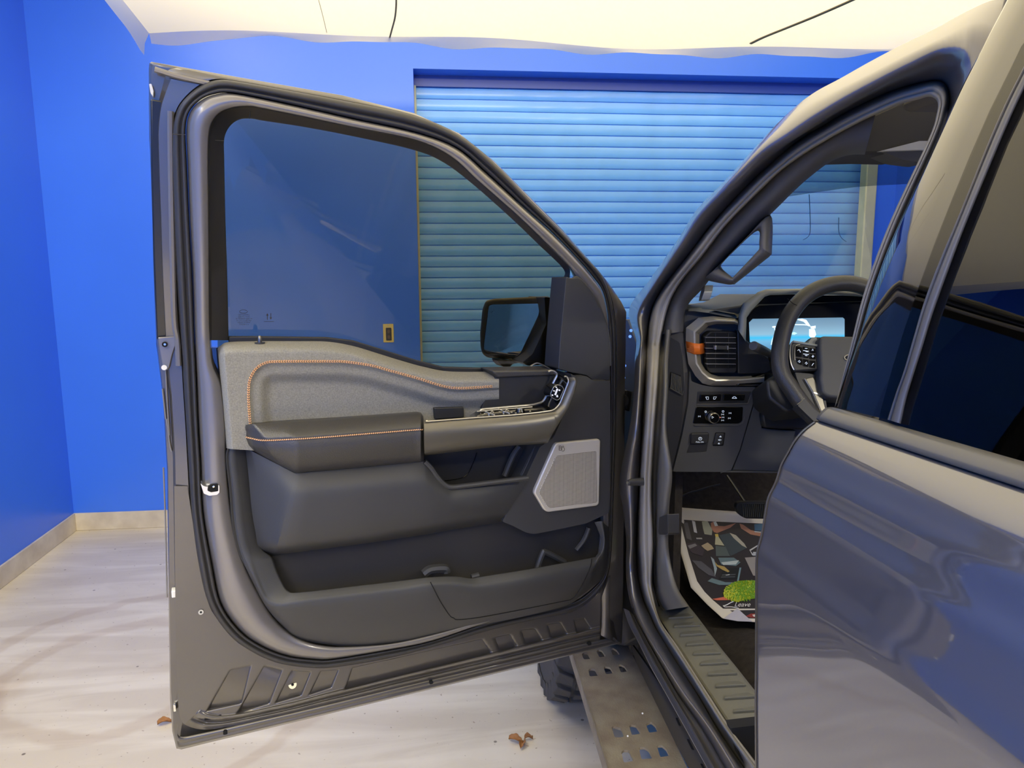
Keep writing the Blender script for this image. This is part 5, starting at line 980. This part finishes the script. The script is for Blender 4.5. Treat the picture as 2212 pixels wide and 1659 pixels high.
loft('sheet', [[MP(*(cen+(p-cen)*t), mw(*(cen+(p-cen)*t))) for p in oc] for t in np.linspace(.02, 1, 14)], PAP, pm, closed=True, sharp=0, solid=.001, soff=1 if False else 0)
def pr_(name, px, rgb, l=.0, r=0):
    q = rc(px, r, 4) if r else px
    prism(name, [MP(x, y, mw(x, y)+.0008+l) for x, y in q], pn*-.0004, mat('print_%d_%d_%d' % rgb, rgb, rough=.6), pm, bevel=0, smooth=False)
pr_('print_ground', [(1469,1122),(1510,1125),(1553,1127),(1600,1129),(1650,1131),(1760,1134),(1760,1314),(1640,1314.5),(1562,1314.5),(1540,1296),(1522,1278),(1506,1255.4),(1488,1199),(1478,1160)], (52, 48, 52))
z44 = lambda P: [(1350+a/4.424, 1000+b/4.424) for a, b in P]
PRN = [([(640,550),(670,560),(690,670),(660,660)], (214,214,212)), ([(560,570),(600,570),(640,740),(590,720)], (96,94,98)), ([(735,560),(790,555),(835,640),(830,690),(760,680),(745,620)], (168,170,150)), ([(820,575),(845,560),(880,600),(950,605),(1060,575),(1005,620),(880,670),(850,660),(825,620)], (178,124,100)), ([(845,565),(870,560),(890,600),(860,605)], (222,226,222)),
 ([(1095,580),(1130,590),(1200,640),(1320,672),(1320,706),(1200,682),(1110,625)], (184,132,106)), ([(1235,585),(1330,580),(1325,650),(1240,645)], (70,110,136)), ([(1235,650),(1325,660),(1325,670),(1240,660)], (190,200,200)), ([(860,680),(890,678),(895,705),(865,705)], (228,202,96)), ([(865,705),(895,705),(950,790),(860,780)], (200,196,160)),
 ([(900,690),(1000,670),(1110,740),(1160,815),(1010,890),(950,790)], (70,82,86)), ([(1000,668),(1060,690),(1140,770),(1165,812),(1120,790),(1040,720)], (196,190,168)), ([(865,790),(960,800),(1005,890),(870,890)], (96,108,104)), ([(730,790),(790,760),(830,790),(850,820),(790,840),(760,820)], (196,176,140)), ([(590,770),(670,758),(760,830),(740,890),(640,860),(600,810)], (70,62,70)), ([(600,790),(670,770),(690,790),(620,820)], (140,138,142)),
 ([(680,715),(735,715),(740,728),(685,728)], (176,176,178)), ([(890,905),(1040,905),(1105,950),(1060,985),(920,970)], (112,136,142)), ([(920,950),(1090,930),(1060,970),(940,975)], (206,218,214)), ([(640,930),(730,940),(830,1020),(870,1090),(800,1070),(700,1000)], (96,96,102)), ([(820,895),(850,920),(880,1010),(860,1080),(850,1000)], (170,186,188)), ([(940,1010),(1100,1000),(1075,1110),(900,1110)], (36,40,44)),
 ([(1095,1000),(1112,1000),(1085,1140),(1070,1135)], (130,160,168)), ([(790,1130),(830,1100),(960,1140),(1070,1140),(1060,1165),(900,1165)], (116,140,146)), ([(860,945),(885,975),(950,990),(1000,1035),(985,1045),(930,1020),(875,985)], (196,168,96)), ([(1145,905),(1330,890),(1330,1090),(1225,1075)], (170,164,156)), ([(1190,830),(1300,765),(1300,775),(1200,840),(1230,880),(1215,880)], (222,222,220)), ([(1225,850),(1255,850),(1250,885),(1220,885)], (200,204,206)),
 ([(835,1300),(960,1278),(1035,1308),(880,1312)], (226,120,92)), ([(960,1180),(990,1170),(985,1195)], (150,150,150)), ([(930,1065),(1060,1060),(1055,1070),(925,1076)], (84,88,90)), ([(920,1085),(1055,1082),(1050,1092),(915,1096)], (84,88,90)), ([(960,1070),(1000,1062),(1000,1072),(965,1076)], (190,196,190))]
for i, (q, c) in enumerate(PRN): pr_('printed_picture', z44(q), c, .0003+.00004*i)
me_ = [(1600+37*math.cos(a)*(1 if math.cos(a) < 0 else 2.2), 1276+(22 if a < 0 else 20)*math.sin(a)-(math.cos(a))*5) for a in np.linspace(-math.pi, math.pi, 40)[:-1]]
pr_('printed_mitt', me_, (120, 160, 30), .0018)
tf = {0: [], 1: []}
for i in range(520):
    a = rng.rand()*2*math.pi; r_ = math.sqrt(rng.rand()); x = 1600+r_*37*math.cos(a)*(1 if math.cos(a) < 0 else 2.2); y = 1276+r_*21*math.sin(a)-5*r_*math.cos(a)
    if x > 1660: continue
    dx_, dy_ = 2.6*math.cos(a)*.9, 2.2*math.sin(a)+.6
    tf[0 if rng.rand() < max(.15, .85-(x-1565)/90) else 1].append(tubeVF([MP(x, y, .0072), MP(x+dx_, y+dy_, .0072)], .0016, 4))
multi('mitt_strand', tf[0], mat('mitt_yellow', (204, 210, 58), rough=.6), pm); multi('mitt_strand', tf[1], mat('mitt_green', (140, 188, 66), rough=.6), pm)
ml = lambda x, y: MP(x, y, .0068)
text('printed_lettering', 'Leave', 1603, 1306, 0, 10.5, mat('print_white', (240, 240, 236), rough=.6), pm, ml, shear=.35, yscale=.9)
tube('printed_lettering', [ml(*p) for p in cr([(1563,1309),(1570,1306.5),(1578,1302),(1584,1299.5)], 4)], .0014, mat('print_white', (0,0,0)), pm, seg=4); tube('printed_lettering', [ml(*p) for p in cr([(1562,1308),(1566,1311),(1580,1311),(1596,1314)], 4)], .0012, mat('print_white', (0,0,0)), pm, seg=4)
text('printed_lettering', 'the', 1650, 1304, 0, 10.5, mat('print_white', (0,0,0)), pm, ml, shear=.35)
pr_('print_footer', [(1577,1318.5),(1640,1317.5),(1760,1317),(1760,1336),(1640,1336),(1612,1335.5)], (46, 44, 48), .0004)
pr_('printed_badge', [(1611,1331),(1622,1325.5),(1632,1325),(1660,1325),(1660,1334),(1622,1334)], (150, 58, 52), .0008); pr_('printed_badge', [(1625,1328),(1634,1326.5),(1660,1327),(1660,1331),(1628,1332)], (226, 222, 214), .0012)
fc = [(1562.5,1335.8),(1593,1314),(1606,1326),(1625,1342.5),(1594,1341.5)]
prism('folded_corner', [MP(x, y, mw(x, y)+.003+.004*(i == 1)) for i, (x, y) in enumerate(fc)], pn*-.001, mat('paper_back', (196, 194, 206), rough=.7), pm, bevel=0, smooth=False)
# ============================================================ DRY LEAVES ON THE FLOOR
LF = mat('dry_leaf', (168, 118, 72), rough=.8, var=.35, vscale=60)
def leaf(cx, cy, L, rot, label):
    c = onz(cx, cy, 0); th_ = math.radians(rot); rows = []
    for i in range(9):
        t = i/8; w = L*.26*math.sin(math.pi*min(.98, t+.03))**.8*(1+.25*math.sin(i*2.3)); r = []
        for j in (-1, -.5, 0, .5, 1):
            u, v = (t-.5)*L, w*j; z = .004+.010*abs(j)*(1+.4*math.sin(3*t+j))+.006*math.sin(4*t); r.append((c[0]+u*math.cos(th_)-v*math.sin(th_), c[1]+u*math.sin(th_)+v*math.cos(th_), z))
        rows.append(r)
    o = loft('dry_leaf', rows, LF, None, solid=.0006, sharp=0)
    s_ = tube('stem', [np.array(rows[-1][2]), np.array(rows[-1][2])+np.array([math.cos(th_), math.sin(th_), 0])*L*.35], .001, LF, o, seg=5)
    return tag(o, label, 'leaf', 'dry leaves on the floor')
leaf(357, 1564, .05, 20, 'brown dry leaf on the floor at the bottom corner of the open door')
leaf(1115, 1604, .055, -30, 'curled brown dry leaf on the open floor, left of the running board')
leaf(1128, 1612, .045, 70, 'smaller brown dry leaf touching the curled one, left of the running board')
leaf(1142, 1598, .03, 10, 'tiny reddish leaf scrap on the floor nearest to the running board')
